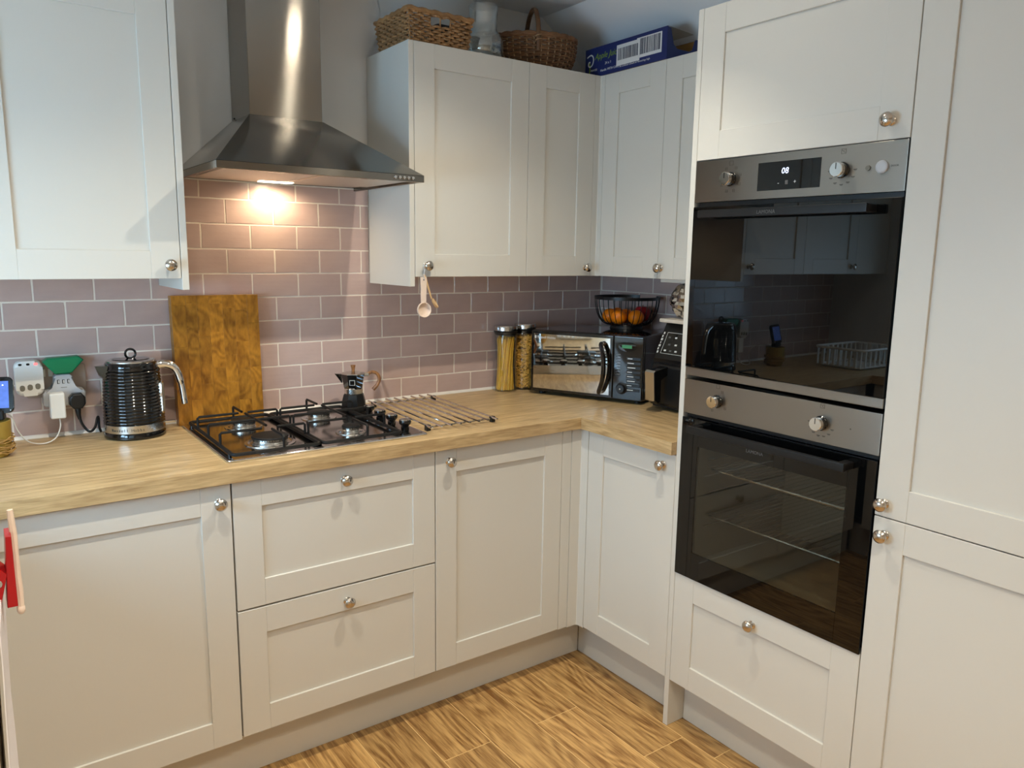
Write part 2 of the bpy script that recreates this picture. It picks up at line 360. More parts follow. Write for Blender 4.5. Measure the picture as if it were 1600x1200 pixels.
# tiles: 150 x 75 brick bond, hand-made face
TX, TZ, GT = .1527, .0773, .0024
def tile_mesh(w, h, seed):
    rnd = random.Random(seed); nx, nz = 6, 3; g = G(); bm = g.bm
    us = [0, .0018]+[w*i/(nx-1) for i in range(1, nx-1)]+[w-.0018, w] if w > .03 else [0, .002, w-.002, w]
    vs = [0, .0018, h*.35, h*.68, h-.0018, h] if h > .02 else [0, .002, h-.002, h]
    tilt = rnd.uniform(-.0006, .0006); t2 = rnd.uniform(-.0005, .0005); rows = []
    wv = [(rnd.uniform(30, 95), rnd.uniform(30, 110), rnd.uniform(0, 6.3)) for _ in range(3)]
    hh = lambda u, v: sum(math.sin(p*u+q*v+ph) for p, q, ph in wv)*.00022
    for j, v in enumerate(vs):
        row = []
        for i, u in enumerate(us):
            edge = i in (0, len(us)-1) or j in (0, len(vs)-1)
            y = .0020 if edge else -.0003+hh(u, v)+tilt*(u/w-.5)+t2*(v/h-.5)
            jx = rnd.uniform(-.0003, .0003) if edge else 0
            row.append(bm.verts.new((u+jx, y, v+(rnd.uniform(-.0004, .0004) if edge else 0))))
        rows.append(row)
    for j in range(len(vs)-1):
        for i in range(len(us)-1): bm.faces.new((rows[j][i], rows[j][i+1], rows[j+1][i+1], rows[j+1][i]))
    # skirt back into the bed
    per = rows[0]+[r[-1] for r in rows[1:]]+rows[-1][-2::-1]+[r[0] for r in rows[-2:0:-1]]
    bk = [bm.verts.new((v.co.x, .005, v.co.z)) for v in per]; n = len(per)
    for i in range(n): bm.faces.new((per[i], bk[i], bk[(i+1) % n], per[(i+1) % n]))
    return g.mesh('tile', 'tile', 24, True)
full = [tile_mesh(TX-GT, TZ-GT, s) for s in range(8)]
cutm = {}
def lay(parent, u_off_A, u_off_B, u_lo, u_hi, z_hi, place, rows):
    for k in rows:
        zb = .9125+k*TZ; zt = min(zb+TZ-GT, z_hi)
        if zt-zb < .008: continue
        off = u_off_A if k % 2 else u_off_B
        n0 = math.floor((u_lo-off)/TX)-1; n1 = math.ceil((u_hi-off)/TX)+1
        for n in range(n0, n1+1):
            a = max(off+n*TX+GT/2, u_lo); b = min(off+(n+1)*TX-GT/2, u_hi)
            if b-a < .008: continue
            if b-a > TX-GT-.001 and zt-zb > TZ-GT-.001: me = random.choice(full)
            else:
                key = (round(b-a, 3), round(zt-zb, 3))
                if key not in cutm: cutm[key] = tile_mesh(b-a, zt-zb, len(cutm)+50)
                me = cutm[key]
            place(me, a, b, zb)
gb = obj('grout', G().box(XL, 0, .0006, YPL+.002, .905, 1.40).box(-1.7947, -1.0998, .0006, YPL+.002, 1.4001, 1.664), 'grout', wb)
pb = lambda me, a, b, z: inst('tile', me, wb, (a, 0, z))
lay(wb, -1.2075, -1.1311, XL, -.002, 1.40, pb, range(0, 6))
lay(wb, -1.2075, -1.1311, -1.7765, -1.1005, 1.660, pb, range(6, 10))
obj('tile_trim', G().box(-1.7765, -1.1005, -.0015, YPL, 1.660, 1.664, .0005), 'sealant', wb)
gr = obj('grout', G().box(.0006, YPL+.002, YP0, .001, .905, 1.42), 'grout', wr)
lay(wr, .161-2*TX, .0844-TX, .002, -YP0, 1.40, lambda me, a, b, z: inst('tile', me, wr, (0, -a, z), (0, 0, -PI/2)), range(0, 6))
obj('sealant_bead', G().prism([(0.002, ZT), (-.009, ZT), (-.0075, ZT+.005), (-.002, ZT+.0095), (.002, ZT+.0095)], XL, 0, 0), 'sealant', wb)
obj('sealant_bead', G().prism([(0.002, ZT), (-.009, ZT), (-.0075, ZT+.005), (-.002, ZT+.0095), (.002, ZT+.0095)], YP0, 0, 1), 'sealant', wr)

# ------------------------------------------------------------------ cabinets
knob_me = None
def knob():
    global knob_me
    if knob_me is None:
        p = [(0, 0), (.011, 0), (.0115, .0015), (.010, .003), (.0055, .005), (.005, .011), (.007, .0135), (.0125, .0165), (.0155, .0195), (.016, .022), (.0148, .0245), (.0135, .0252), (.0128, .0262), (.009, .0285), (.004, .030), (0, .0302)]
        knob_me = G().lathe(p, 24).mx(Matrix.Rotation(R(90), 4, 'X')).mesh('knob', 'nickel', 50)
    return knob_me
def mapper(face, F):
    if face == 'B': return lambda c: Vector((c.x, F-c.y, c.z))          # faces -y, u = x
    if face == 'R': return lambda c: Vector((F-c.y, -c.x, c.z))         # faces -x, u = -y
    return lambda c: Vector((F+c.y, c.x, c.z))                          # 'L' faces +x, u = y
def door(parent, face, u0, u1, z0, z1, F, kn=None, st=.0735, rl=.0735, t=.019, rec=.0065, name='door'):
    mp = mapper(face, F); bv = .0009
    d = obj(name, G().box(u0+st-.006, u1-st+.006, -t+.002, -rec, z0+rl-.006, z1-rl+.006).xf(mp), 'cab', parent)
    for a, b in ((u0, u0+st), (u1-st, u1)): obj('stile', G().box(a, b, -t, 0, z0, z1, bv).xf(mp), 'cab', d)
    for a, b in ((z0, z0+rl), (z1-rl, z1)): obj('rail', G().box(u0+st, u1-st, -t, -.0002, a, b, bv).xf(mp), 'cab', d)
    if kn:
        p = mp(Vector((kn[0], -.0002, kn[1]))); inst('knob', knob(), d, p, (0, 0, {'B': 0, 'R': -PI/2, 'L': PI/2}[face]))
    return d
GP = .0015
def cab(name, label, loc): return thing(name, label, 'cabinet', loc)
# base run along the back wall
c = cab('base_cabinet', 'pale grey base cabinet under the kettle, single wide door', (-2.02, -.3, .15))
obj('body', G().box(-2.371, X1, -.577, -.02, .15, ZB), 'carcass', c)
door(c, 'B', -2.3695, X1-GP, ZDB-.004, ZB-.004, YD-.001, (-1.8034, .8207))
c = cab('drawer_unit', 'pale grey unit of two deep drawers under the gas hob', (-1.475, -.3, .15))
obj('body', G().box(X1+.0005, X2, -.577, -.02, .15, .862), 'gap', c)
door(c, 'B', X1+.003, X2-GP, ZM+.0025, ZB-.003, YD, (-1.466, .8274), name='drawer_front')
door(c, 'B', X1+.003, X2-GP, ZDB, ZM-.0025, YD, (-1.466, .4701), name='drawer_front')
c = cab('base_cabinet', 'pale grey base cabinet right of the drawers, door knob at top left', (-.93, -.3, .15))
obj('body', G().box(X2+.0005, X3, -.577, -.02, .15, ZB), 'carcass', c)
door(c, 'B', X2+GP, X3-GP/2, ZDB, ZB-.003, YD, (-1.1311, .8302))
c = cab('base_cabinet', 'narrow pale grey base cabinet right beside the oven tower', (-.3, -.83, .15))
obj('body', G().box(-.583, -.02, YP0+.0005, -.634, .15, ZB), 'carcass', c)
door(c, 'R', .6345, -YP0-.001, ZDB, ZB-.003, XD, (.9744, .8284))
c = thing('corner_post', 'pale grey fluted corner post where the two base cabinet runs meet', 'cabinet trim', (-.62, -.6, .157))
g = G().box(X3+.001, -.648, YD, YD+.02, ZDB-.002, ZB-.001, .001)
obj('filler', g, 'cab', c)
obj('post', G().prism([(-.647, YD-.001), (-.6065, YD-.001), (-.6035, -.604), (-.6035, -.633), (-.583, -.633), (-.583, -.578), (-.647, -.578)], ZDB-.004, ZB-.001, 2, .0006, 1), 'cab', c)
for nm, lab, g in (('plinth', 'pale grey plinth board along the floor under the drawers', G().box(-2.45, -.532, -.528, -.512, .0005, .150, .0008)),
                   ('plinth', 'pale grey plinth board under the narrow cabinet beside the oven tower', G().box(-.531, -.515, YP0+.0008, -.5285, .0005, .150, .0008)),
                   ('plinth', 'pale grey plinth board under the oven tower drawer', G().box(-.531, -.515, -2.232, YP1-.001, .0005, .150, .0008))):
    tag(obj(nm, g, 'cab'), lab, 'plinth')
# worktop
wt = thing('worktop', 'light oak worktop turning the corner around the hob', 'worktop', (-1.4, -.3, ZB))
def slab(p0, p1, x0, x1, y0, y1, m): return obj('slab', G().box(x0, x1, y0, y1, ZB+.0005, ZT, .0018, 2), m, wt)
slab(0, 0, -2.386, -.0015, YW, -.0015, 'worktop_x')
obj('slab', G().box(XW, -.0015, YP0+.0006, YW-.0004, ZB+.0005, ZT, .0012, 2), 'worktop_y', wt)
obj('slab', G().box(XL+.002, -2.3865, -1.55, -.0015, ZB+.0005, ZT, .0018, 2), 'worktop_y', wt)
# left run, fronts facing the tower
c = cab('base_cabinet', 'pale grey sink base cabinet on the left run below the window', (-2.6, -1.0, .15))
obj('body', G().box(-2.97, -2.422, -1.5495, -.62, .15, ZB), 'carcass', c)
door(c, 'L', -1.548, -1.085, ZDB, ZB-.003, -2.402, (-1.13, .82)); door(c, 'L', -1.082, -.622, ZDB, ZB-.003, -2.402, (-1.04, .82))
tag(obj('plinth', G().box(-2.48, -2.464, -1.549, -.53, .0005, .150), 'cab'), 'pale grey plinth board under the sink cabinet on the left run', 'plinth')
# oven tower
t = cab('oven_tower', 'tall pale grey oven housing with door above and drawer below the ovens', (-.3, -1.33, 0))
obj('end_panel', G().box(XD, -.0075, YP1, YP0, 0.0006, 2.1041, .0008), 'cab', t)
obj('body', G().box(-.583, -.0075, YG+.001, YP1-.0004, .15, .5075).box(-.583, -.0075, YG+.001, YP1-.0004, 1.7085, 2.10).box(-.02, -.0075, YG+.001, YP1-.0004, .5, 1.72).box(-.583, -.02, YG+.001, YG+.004, .5, 1.72), 'carcass', t)
door(t, 'R', -YP1+.001, -YG-.0012, 1.7095, 2.1036, XD, (1.5902, 1.7496))
door(t, 'R', -YP1+.001, -YG-.0012, ZDB, .5105, XD, (1.3269, .4591), name='drawer_front')
t = cab('tall_cabinet', 'full-height pale grey larder cabinet at the right edge', (-.3, -1.94, 0))
obj('body', G().box(-.583, -.0075, -2.2345, YG-.0004, .15, 2.10), 'carcass', t)
door(t, 'R', -YG+.0012, 2.2335, .8665, 2.1036, XD, (1.6583, .897)); door(t, 'R', -YG+.0012, 2.2335, ZDB, .8635, XD, (1.6655, .8237))
# wall cabinets
def wallcab(label, loc, body): c = cab('wall_cabinet', label, loc); obj('body', body, 'cab', c); return c
c = wallcab('pale grey wall cabinet left of the cooker hood', (-2.0, -.15, ZEB), G().box(-2.2435, -1.7952, -.2835, -.0015, ZUB+.0005, ZUT+.01))
door(c, 'B', -2.243, -1.7965, ZUB, ZUT+.008, YU, (-1.8245, 1.4076)); obj('end_panel', G().box(-1.7947, -1.7767, YU, -.0015, ZEB, ZUT+.012, .0008), 'cab', c)
c = wallcab('pale grey wall cabinet in the left corner of the room, beyond the frame', (-2.55, -.15, ZUB), G().box(XL+.001, -2.2445, -.2835, -.0015, ZUB+.0005, ZUT+.01))
door(c, 'B', -2.69, -2.2445, ZUB, ZUT+.008, YU, (-2.65, 1.4076)); obj('filler', G().box(XL+.0015, -2.6915, YU+.001, YU+.019, ZUB, ZUT+.008), 'cab', c)
c = wallcab('pale grey wall cabinet right of the hood, wooden spoons on its knob', (-.86, -.15, ZEB), G().box(-1.0815, -.6332, -.2835, -.0015, ZUB+.0005, ZUT))
door(c, 'B', -1.0803, -.6335, ZUB, ZUT, YU, (-1.040, 1.4078)); obj('end_panel', G().box(-1.0998, -1.0818, YU, -.0015, ZEB, ZUT, .0008), 'cab', c)
c = wallcab('slim pale grey wall cabinet in the corner, under the oval handled basket', (-.48, -.15, ZUB), G().box(-.6322, -.0015, -.2835, -.0015, ZUB+.0005, ZUT))
door(c, 'B', -.6317, -.3318, ZUB, ZUT, YU, (-.3567, 1.4023))
obj('corner_post', G().prism([(-.3312, YU), (-.308, YU), (-.3052, -.3059), (-.3052, -.326), (-.29, -.326), (-.29, -.29), (-.3312, -.29)], ZUB-.0005, ZUT, 2, .0005, 1), 'cab', c)
c = wallcab('slim pale grey wall cabinet on the right wall below the blue carton', (-.15, -.48, ZUB), G().box(-.2855, -.0015, -.6264, -.2842, ZUB+.0005, ZUT))
door(c, 'R', .3267, .6262, ZUB, ZUT, XUR)
c = wallcab('pale grey wall cabinet on the right wall against the oven tower', (-.15, -.8, ZUB), G().box(-.2855, -.0015, -1.0235, -.6270, ZUB-.012, ZUT))
door(c, 'R', .6275, 1.0232, ZUB, ZUT, XUR, (.6417, 1.408))

# ------------------------------------------------------------------ ovens
def oven(label, zt, zfas, zgl, zb, upper):
    o = thing('oven', label, 'oven', (-.3, -1.3395, zb), 0, None); y0, y1 = -1.0437, -1.6348; XF = -.6035
    obj('chassis', G().box(-.575, -.025, y0-.02, y1+.02, zfas-.004, zt-.004).box(-.575, -.48, y0-.012, y0-.03, zb+.004, zfas).box(-.575, -.48, y1+.012, y1+.03, zb+.004, zfas), 'black', o)
    fa = obj('fascia', G().box(XF, -.57, y1, y0, zfas, zt, .0015, 2), 'steel_oven', o)
    obj('vent_slot', G().box(XF+.012, -.57, y1+.006, y0-.006, zfas-.012, zfas-.0005), 'black', o)
    def kn(yy, zz):
        p = [(0, 0), (.0185, 0), (.0185, .004), (.0165, .006), (.0165, .024), (.015, .026), (0, .026)]
        k = obj('control_knob', G().lathe(p, 28).mx(Matrix.Rotation(R(-90), 4, 'Y')).mx(Matrix.Translation((XF-.0002, yy, zz))), 'blackgloss', o)
        obj('knob_cap', G().lathe([(.0168, .0165), (.0168, .0262), (.0155, .0274), (0, .0274)], 28).mx(Matrix.Rotation(R(-90), 4, 'Y')).mx(Matrix.Translation((XF-.0002, yy, zz))), 'chrome', k)
        obj('pointer', G().box(XF-.0282, XF-.0275, yy-.0008, yy+.0008, zz+.001, zz+.015), 'black', k)
    def ticks(yy, zz, a0, a1, n, icons=False):
        g = G()
        for i in range(n):
            a = R(a0+(a1-a0)*i/(n-1)); cy, cz = yy-.032*math.cos(a), zz+.032*math.sin(a); w = .0035
            if icons:
                for q in ((cy-w, cy+w, cz+w-.0006, cz+w), (cy-w, cy+w, cz-w, cz-w+.0006), (cy-w, cy-w+.0006, cz-w, cz+w), (cy+w-.0006, cy+w, cz-w, cz+w), (cy-.002, cy+.002, cz-.0006, cz+.0004)): g.box(XF-.0003, XF+.0002, *q)
            else: g.box(XF-.0003, XF+.0002, cy-.0045, cy+.0045, cz-.0007, cz+.0007).box(XF-.0003, XF+.0002, cy-.003, cy+.003, cz-.0025, cz-.0015)
        obj('dial_print', g, 'legend', fa)
    zk = (zfas+zt)/2
    kn(-1.1640, zk+.001); kn(-1.4840, zk)
    ticks(-1.1640, zk+.001, 60, -240 if upper else 60-180, 8 if upper else 3, True); ticks(-1.4840, zk, 180, 360 if upper else 340, 7)
    g = G()
    for yy in (-1.1640, -1.4840):
        for q in ((yy-.006, yy+.006, zk+.0475, zk+.0482), (yy-.006, yy+.006, zk+.0368, zk+.0375), (yy-.006, yy-.0053, zk+.037, zk+.048), (yy+.0053, yy+.006, zk+.037, zk+.048)): g.box(XF-.0003, XF+.0002, *q)
    obj('dial_print', g, 'legend', fa)
    text('dial_text', '°C', .009, 'legend', fa, (XF-.0001, -1.4840, zk+.0395), (0, -1, 0), (0, 0, 1), align='CENTER')
    if upper:
        d = obj('display', G().box(XF-.0006, XF+.002, -1.4285, -1.2500, zk-.0345, zk+.0345, .0004), 'blackglass', o)
        text('clock_digits', '08', .021, 'led', d, (XF-.0008, -1.3300, zk+.004), (0, -1, 0), (0, 0, 1), align='CENTER', shear=.12)
        text('display_sign', '-', .014, 'legendw', d, (XF-.0008, -1.3130, zk-.022), (0, -1, 0), (0, 0, 1), align='CENTER')
        text('display_sign', '+', .014, 'legendw', d, (XF-.0008, -1.3600, zk-.022), (0, -1, 0), (0, 0, 1), align='CENTER')
        obj('display_sign', G().box(XF-.0009, XF-.0005, -1.3405, -1.3325, zk-.0225, zk-.0125).box(XF-.0011, XF-.0009, -1.3385, -1.3345, zk-.0205, zk-.0145), 'legendg', d)
        obj('sensor_button', G().lathe([(.006, 0), (.0055, .003), (0, .004)], 16).mx(Matrix.Rotation(R(-90), 4, 'Y')).mx(Matrix.Translation((XF, -1.5470, zk))), 'oval', o)
        obj('push_button', G().lathe([(.0145, 0), (.0142, .004), (.012, .006), (.009, .0065), (0, .006)], 24).mx(Matrix.Rotation(R(-90), 4, 'Y')).mx(Matrix.Translation((XF, -1.5800, zk))), 'greyplastic', o)
        text('dial_text', 'DOOR', .006, 'legend', fa, (XF-.0001, -1.5990, zk-.001), (0, -1, 0), (0, 0, 1))
    else:
        obj('dial_print', G().box(XF-.0003, XF+.0002, -1.562, -1.559, zk-.0015, zk+.0015), 'legend', fa)
    # door
    zd1 = zfas-.0125; XG = XF-.004
    if upper:
        dr = obj('glass_door', G().box(XG, XG+.022, y1+.001, y0-.001, zgl+.0006, zd1, .001), 'blackglass', o)
        obj('bottom_trim', G().box(XF-.001, XF+.02, y1+.001, y0-.001, zb+.001, zgl, .001), 'steel_oven', o)
    else:
        a, b, cz0, cz1 = -1.1050, -1.5650, .5920, .9130
        g = G().box(XG, XG+.006, a, y0-.001, zgl, zd1, .0006).box(XG, XG+.006, y1+.001, b, zgl, zd1, .0006).box(XG, XG+.006, b, a, cz1, zd1).box(XG, XG+.006, b, a, zgl, cz0)
        dr = obj('glass_door', g, 'blackglass', o)
        obj('window_pane', G().box(XG+.0005, XG+.004, b, a, cz0, cz1), 'tint', dr)
        # cavity behind the pane
        cx0, cx1, cy0, cy1, c0, c1 = -.585, -.16, -1.5850, -1.0950, .560, .930
        g = G(); t = .004
        g.box(cx1, cx1+t, cy0, cy1, c0, c1).box(cx0, cx1, cy0-t, cy0, c0, c1).box(cx0, cx1, cy1, cy1+t, c0, c1).box(cx0, cx1, cy0, cy1, c0-t, c0).box(cx0, cx1, cy0, cy1, c1, c1+t)
        cv = obj('cavity', g, 'ovencav', o)
        for zz in (.665, .765, .865):
            for yy in (cy0+.006, cy1-.006): obj('side_rail', G().cyl((cx0+.03, yy, zz), (cx1-.01, yy, zz), .003, 8), 'chrome', cv)
        for zz in (.840, .700):
            g = G().tube([(cx0+.03, cy0+.01, zz), (cx0+.03, cy1-.01, zz), (cx1-.02, cy1-.01, zz), (cx1-.02, cy0+.01, zz)], .003, 6, True)
            for i in range(1, 22): yy = cy0+.01+(cy1-cy0-.02)*i/22; g.cyl((cx0+.03, yy, zz+.003), (cx1-.02, yy, zz+.003), .0016, 5)
            obj('wire_shelf', g, 'chrome', o)
    hz = zd1-.022
    for yy in (-1.078, -1.600) if False else (-1.112, -1.567): obj('handle_post', G().box(XG-.036, XG+.001, yy-.012, yy+.012, hz-.009, hz+.009, .002), 'black', dr)
    h = obj('handle', G().box(XG-.046, XG-.032, -1.5800, -1.0990, hz-.0105, hz+.0105, .0025, 2), 'black', dr)
    text('maker_name', 'LAMONA', .013, 'legendg', h if upper else dr, (XG-.0463, -1.318, hz-.005) if upper else (XG-.0002, -1.30, hz-.035), (0, -1, 0), (0, 0, 1), align='CENTER')
    return o
oven('upper built-in oven with black glass door, digital clock reading 08', 1.7071, 1.5970, 1.1381, 1.1134, True)
oven('lower built-in oven with a see-through door window and wire shelves', 1.1029, 1.0039, .5124, .5124, False)

# ------------------------------------------------------------------ cooker hood
HX0, HX1, HY, HZ0, HZ1 = -1.7386, -1.1443, -.4802, 1.6532, 1.6732
CX0, CX1, CY, CZ = -1.5565, -1.3354, -.1845, 1.8406
h = thing('cooker_hood', 'brushed steel chimney cooker hood above the hob', 'cooker hood', (-1.44, -.2, HZ0))
g = G(); bm = g.bm; BKY = -.0045
A = [bm.verts.new(p) for p in ((HX0, HY, HZ1), (HX1, HY, HZ1), (HX1, BKY, HZ1), (HX0, BKY, HZ1))]
B = [bm.verts.new(p) for p in ((CX0-.002, CY-.002, CZ), (CX1+.002, CY-.002, CZ), (CX1+.002, BKY, CZ), (CX0-.002, BKY, CZ))]
bm.faces.new(A[::-1]); bm.faces.new(B)
for i in range(4): bm.faces.new((A[i], A[(i+1) % 4], B[(i+1) % 4], B[i]))
obj('canopy', g, 'steel', h)
g = G().box(HX0, HX1, HY, HY+.012, HZ0, HZ1-.0003, .0008).box(HX0, HX0+.012, HY+.012, BKY, HZ0, HZ1-.0003, .0008).box(HX1-.012, HX1, HY+.012, BKY, HZ0, HZ1-.0003, .0008).box(HX0+.012, HX1-.012, BKY-.010, BKY, HZ0+.0095, HZ1-.0003)
obj('lip', g, 'steel', h)
obj('underside', G().box(HX0+.012, HX1-.012, HY+.012, BKY-.012, HZ0+.012, HZ1-.002), 'filt', h)
for a, b in ((HX0+.03, -1.447), (-1.436, HX1-.03)):
    f = obj('grease_filter', G().box(a, b, HY+.03, -.150, HZ0+.004, HZ0+.012, .002), 'filt', h)
    obj('filter_catch', G().box((a+b)/2-.02, (a+b)/2+.02, HY+.034, HY+.048, HZ0+.002, HZ0+.005, .001), 'steel_plain', f)
obj('lamp_strip', G().box(HX0+.03, HX1-.03, -.130, -.030, HZ0+.0095, HZ0+.0125, .001), 'filt', h)
LPX = -1.450
lp = obj('lamp', G().box(LPX-.052, LPX+.052, -.092, -.058, HZ0+.0065, HZ0+.0095, .001), 'hoodlamp', h)
g = obj('chimney', G().box(CX0, CX1, CY, BKY, CZ-.001, ZC-.001, .0008), 'steel_chim', h)
obj('chimney_screw', G().sphere((CX0-.0005, -.03, CZ+.006), .0025, 10), 'black', h)
for i in range(5):
    xx = -1.2405+i*.0105*1.35; b = obj('push_button', G().lathe([(.0048, 0), (.0048, .006), (.004, .0075), (0, .0078)], 16).mx(Matrix.Rotation(R(90), 4, 'X')).mx(Matrix.Translation((xx, HY+.0002, (HZ0+HZ1)/2))), 'chrome', h)
hl = bpy.data.lights.new('hood_lamp_light', 'SPOT'); hl.energy = HOOD_W; hl.color = HOOD_COL; hl.spot_size = R(172); hl.spot_blend = .6; hl.shadow_soft_size = .02
ho = bpy.data.objects.new('hood_lamp_light', hl); COL.objects.link(ho); ho.parent = lp; ho.location = Vector((LPX, -.068, HZ0+.003))-BASE[lp]; ho.rotation_euler = (R(6), 0, 0)

# ------------------------------------------------------------------ gas hob
HB = (-1.767, -1.1802, -.5643, -.0583)
h = thing('gas_hob', 'four-burner steel gas hob with black pan supports set in the worktop', 'hob', (-1.4736, -.31, ZT))
x0, x1, y0, y1 = HB
poly = rrect(x1-x0, y1-y0, .012, 4, (x0+x1)/2, (y0+y1)/2)
obj('rim', G().prism(poly, ZT+.0004, ZT+.0065, 2, .003, 3), 'chrome', h)
poly2 = rrect(x1-x0-.022, y1-y0-.022, .010, 4, (x0+x1)/2, (y0+y1)/2)
obj('top_plate', G().prism(poly2, ZT+.005, ZT+.0072, 2, .001, 2), 'steel_hob', h)
ZH = ZT+.0072
BUR = [(-1.6150, -.4330, .048), (-1.6176, -.1950, .034), (-1.3781, -.1950, .034), (-1.3720, -.4330, .024)]
for bx, by, r in BUR:
    b = obj('burner', G().lathe([(r+.022, 0), (r+.021, .0025), (r+.012, .0035), (r+.008, .001), (r+.002, .001), (r+.002, .004), (r-.004, .006), (0, .006)], 36, (bx, by, ZH)), 'steel_plain', h)
    obj('burner_ring', G().lathe([(0, .005), (r, .005), (r+.001, .007), (r, .0165), (r-.003, .0175), (0, .0175)], 40, (bx, by, ZH)), 'steel_plain', b)
    g = G()
    n = int(r*900)
    for i in range(n):
        a = 2*PI*i/n; p = Vector((bx+(r+.0002)*math.cos(a), by+(r+.0002)*math.sin(a), ZH+.0145)); g.box(p.x-.0007, p.x+.0007, p.y-.0007, p.y+.0007, p.z-.0015, p.z+.0015)
    ports = obj('gas_ports', g, 'black', b); ports['kind'] = 'stuff'
    obj('burner_cap', G().lathe([(0, .0175), (r+.002, .0175), (r+.003, .0195), (r+.001, .0225), (r-.004, .0240), (0, .0245)], 40, (bx, by, ZH)), 'iron', b)
    obj('ignition_pin', G().cyl((bx+(r+.008)*.7, by+(r+.008)*.7, ZH), (bx+(r+.008)*.7, by+(r+.008)*.7, ZH+.013), .002, 8), 'white', b)
ZF, ZG_ = ZH+.0085, ZH+.044
def support(gx0, gx1, gy0, gy1, burners):
    s = obj('pan_support', G().tube([(px, py, ZF) for px, py in rrect(gx1-gx0, gy1-gy0, .014, 4, (gx0+gx1)/2, (gy0+gy1)/2)], .0052, 8, True), 'iron', h)
    for px, py in ((gx0, gy0+.03), (gx1, gy0+.03), (gx0, gy1-.03), (gx1, gy1-.03)): obj('rubber_foot', G().lathe([(0, 0), (.005, 0), (.005, ZF-ZH), (0, ZF-ZH)], 10, (px, py, ZH)), 'black', s)
    for bx, by, r in burners:
        front = by < -.31
        k = .022 if r > .04 else .014
        ends = [((gx0, by), (bx-k, by)), ((gx1, by), (bx+k, by)), ((bx, gy0 if front else gy1), (bx, by-k if front else by+k))]
        for (ax, ay), (cx, cy) in ends:
            d = Vector((cx-ax, cy-ay, 0)).normalized()
            P = [Vector((ax, ay, ZF)), Vector((ax, ay, ZG_-.004)), Vector((ax, ay, ZG_))+d*.004, Vector((cx, cy, ZG_))]
            obj('prong', G().tube(P, .0038, 8), 'iron', s)
    ym = -.312; xm = burners[0][0]
    for ax, cx in ((gx0, xm-.004), (gx1, xm+.004)):
        d = 1 if cx > ax else -1
        obj('prong', G().tube([(ax, ym, ZF), (ax, ym, ZG_-.004), (ax+d*.004, ym, ZG_), (cx, ym, ZG_)], .0038, 8), 'iron', s)
    obj('cross_bar', G().cyl((xm, burners[1][1]-.014, ZG_), (xm, burners[0][1]+.030, ZG_), .0038, 8), 'iron', s)
support(-1.7500, -1.5130, -.5500, -.0900, [BUR[0], BUR[1]])
support(-1.5030, -1.2610, -.5500, -.0900, [BUR[3], BUR[2]])
for yy in (-.222, -.305, -.388, -.478):
    k = obj('control_knob', G().lathe([(0, 0), (.0125, 0), (.0125, .006), (.0105, .008), (.0135, .012), (.0180, .016), (.0190, .024), (.0180, .027), (0, .027)], 24, (-1.2140, yy, ZH)), 'blackgloss', h)
    obj('knob_cap', G().lathe([(.0170, .0272), (.0160, .0300), (.009, .0325), (0, .033)], 24, (-1.2140, yy, ZH)), 'chrome', k)

# ------------------------------------------------------------------ moka pot
t = thing('moka_pot', 'small black octagonal stovetop coffee pot with wooden handle', 'coffee pot', (-1.226, -.128, ZH), R(-30))
obj('boiler', G().lathe([(0, 0), (.041, 0), (.0425, .003), (.041, .03), (.0345, .054), (.030, .058), (0, .058)], 8, a0=PI/8), 'black', t, True, 30)
obj('collar', G().lathe([(.0295, .056), (.031, .058), (.031, .073), (.029, .075), (0, .075)], 32), 'steel_plain', t, True)
u = obj('jug', G().lathe([(0, .074), (.0305, .074), (.033, .080), (.040, .122), (.0405, .124), (0, .124)], 8, a0=PI/8), 'blackgloss', t, True, 30)
obj('spout', G().prism([(-.036, .092), (-.038, .124), (-.062, .124), (-.056, .117)], -.011, .011, 1).xf(lambda c: Vector((c.x, c.y*(1-max(0, (-c.x-.038))/.028), c.z))), 'blackgloss', u, True)
obj('badge', G().box(-.009, .009, -.0372, -.0360, .089, .107).xf(lambda c: Vector((c.x, c.y-(c.z-.098)*.16+.001, c.z))), 'legendw', u, True)
obj('badge_centre', G().box(-.0075, .0075, -.0378, -.0366, .0905, .1055).xf(lambda c: Vector((c.x, c.y-(c.z-.098)*.16+.001, c.z))), 'blackgloss', u, True)
l = obj('lid', G().lathe([(.042, .1242), (.042, .1265), (.030, .1300), (.010, .1325), (0, .1328)], 8, a0=PI/8), 'steel_plain', t, True, 30)
obj('lid_knob', G().lathe([(.0055, .132), (.0052, .136), (.0062, .144), (.0085, .152), (.008, .1535), (0, .154)], 16), 'woodh', l, True)
obj('hinge', G().box(.036, .054, -.006, .006, .116, .128, .002), 'steel_plain', t, True)
obj('handle', G().tube(bez([(.050, 0, .124), (.064, 0, .130), (.080, 0, .124), (.0875, 0, .106), (.080, 0, .086), (.066, 0, .070)], 24), .006, 10, rs=[.005+.002*i/24 for i in range(25)]).xf(lambda c: Vector((c.x, c.y*1.0, c.z))), 'woodh', t, True)

# ------------------------------------------------------------------ steel rod trivet
t = thing('trivet_rack', 'flat steel rod trivet lying on the worktop right of the hob', 'trivet', (-1.03, -.30, ZT))
for i in range(8):
    xx = -1.1560+i*.0342; obj('rod', G().cyl((xx-.004, -.5500, ZT+.0165), (xx+.018, -.0560, ZT+.0165), .0034, 8), 'chrome', t)
for yy in (-.512, -.095):
    dx = (yy+.55)/.494*.022
    obj('cross_bar', G().cyl((-1.163+dx, yy, ZT+.0105), (-.912+dx, yy, ZT+.0105), .0028, 8), 'steel_plain', t)
    for xx in (-1.156, -.9166): obj('rubber_foot', G().box(xx+dx-.008, xx+dx+.008, yy-.008, yy+.008, ZT+.0004, ZT+.019, .002), 'black', t)

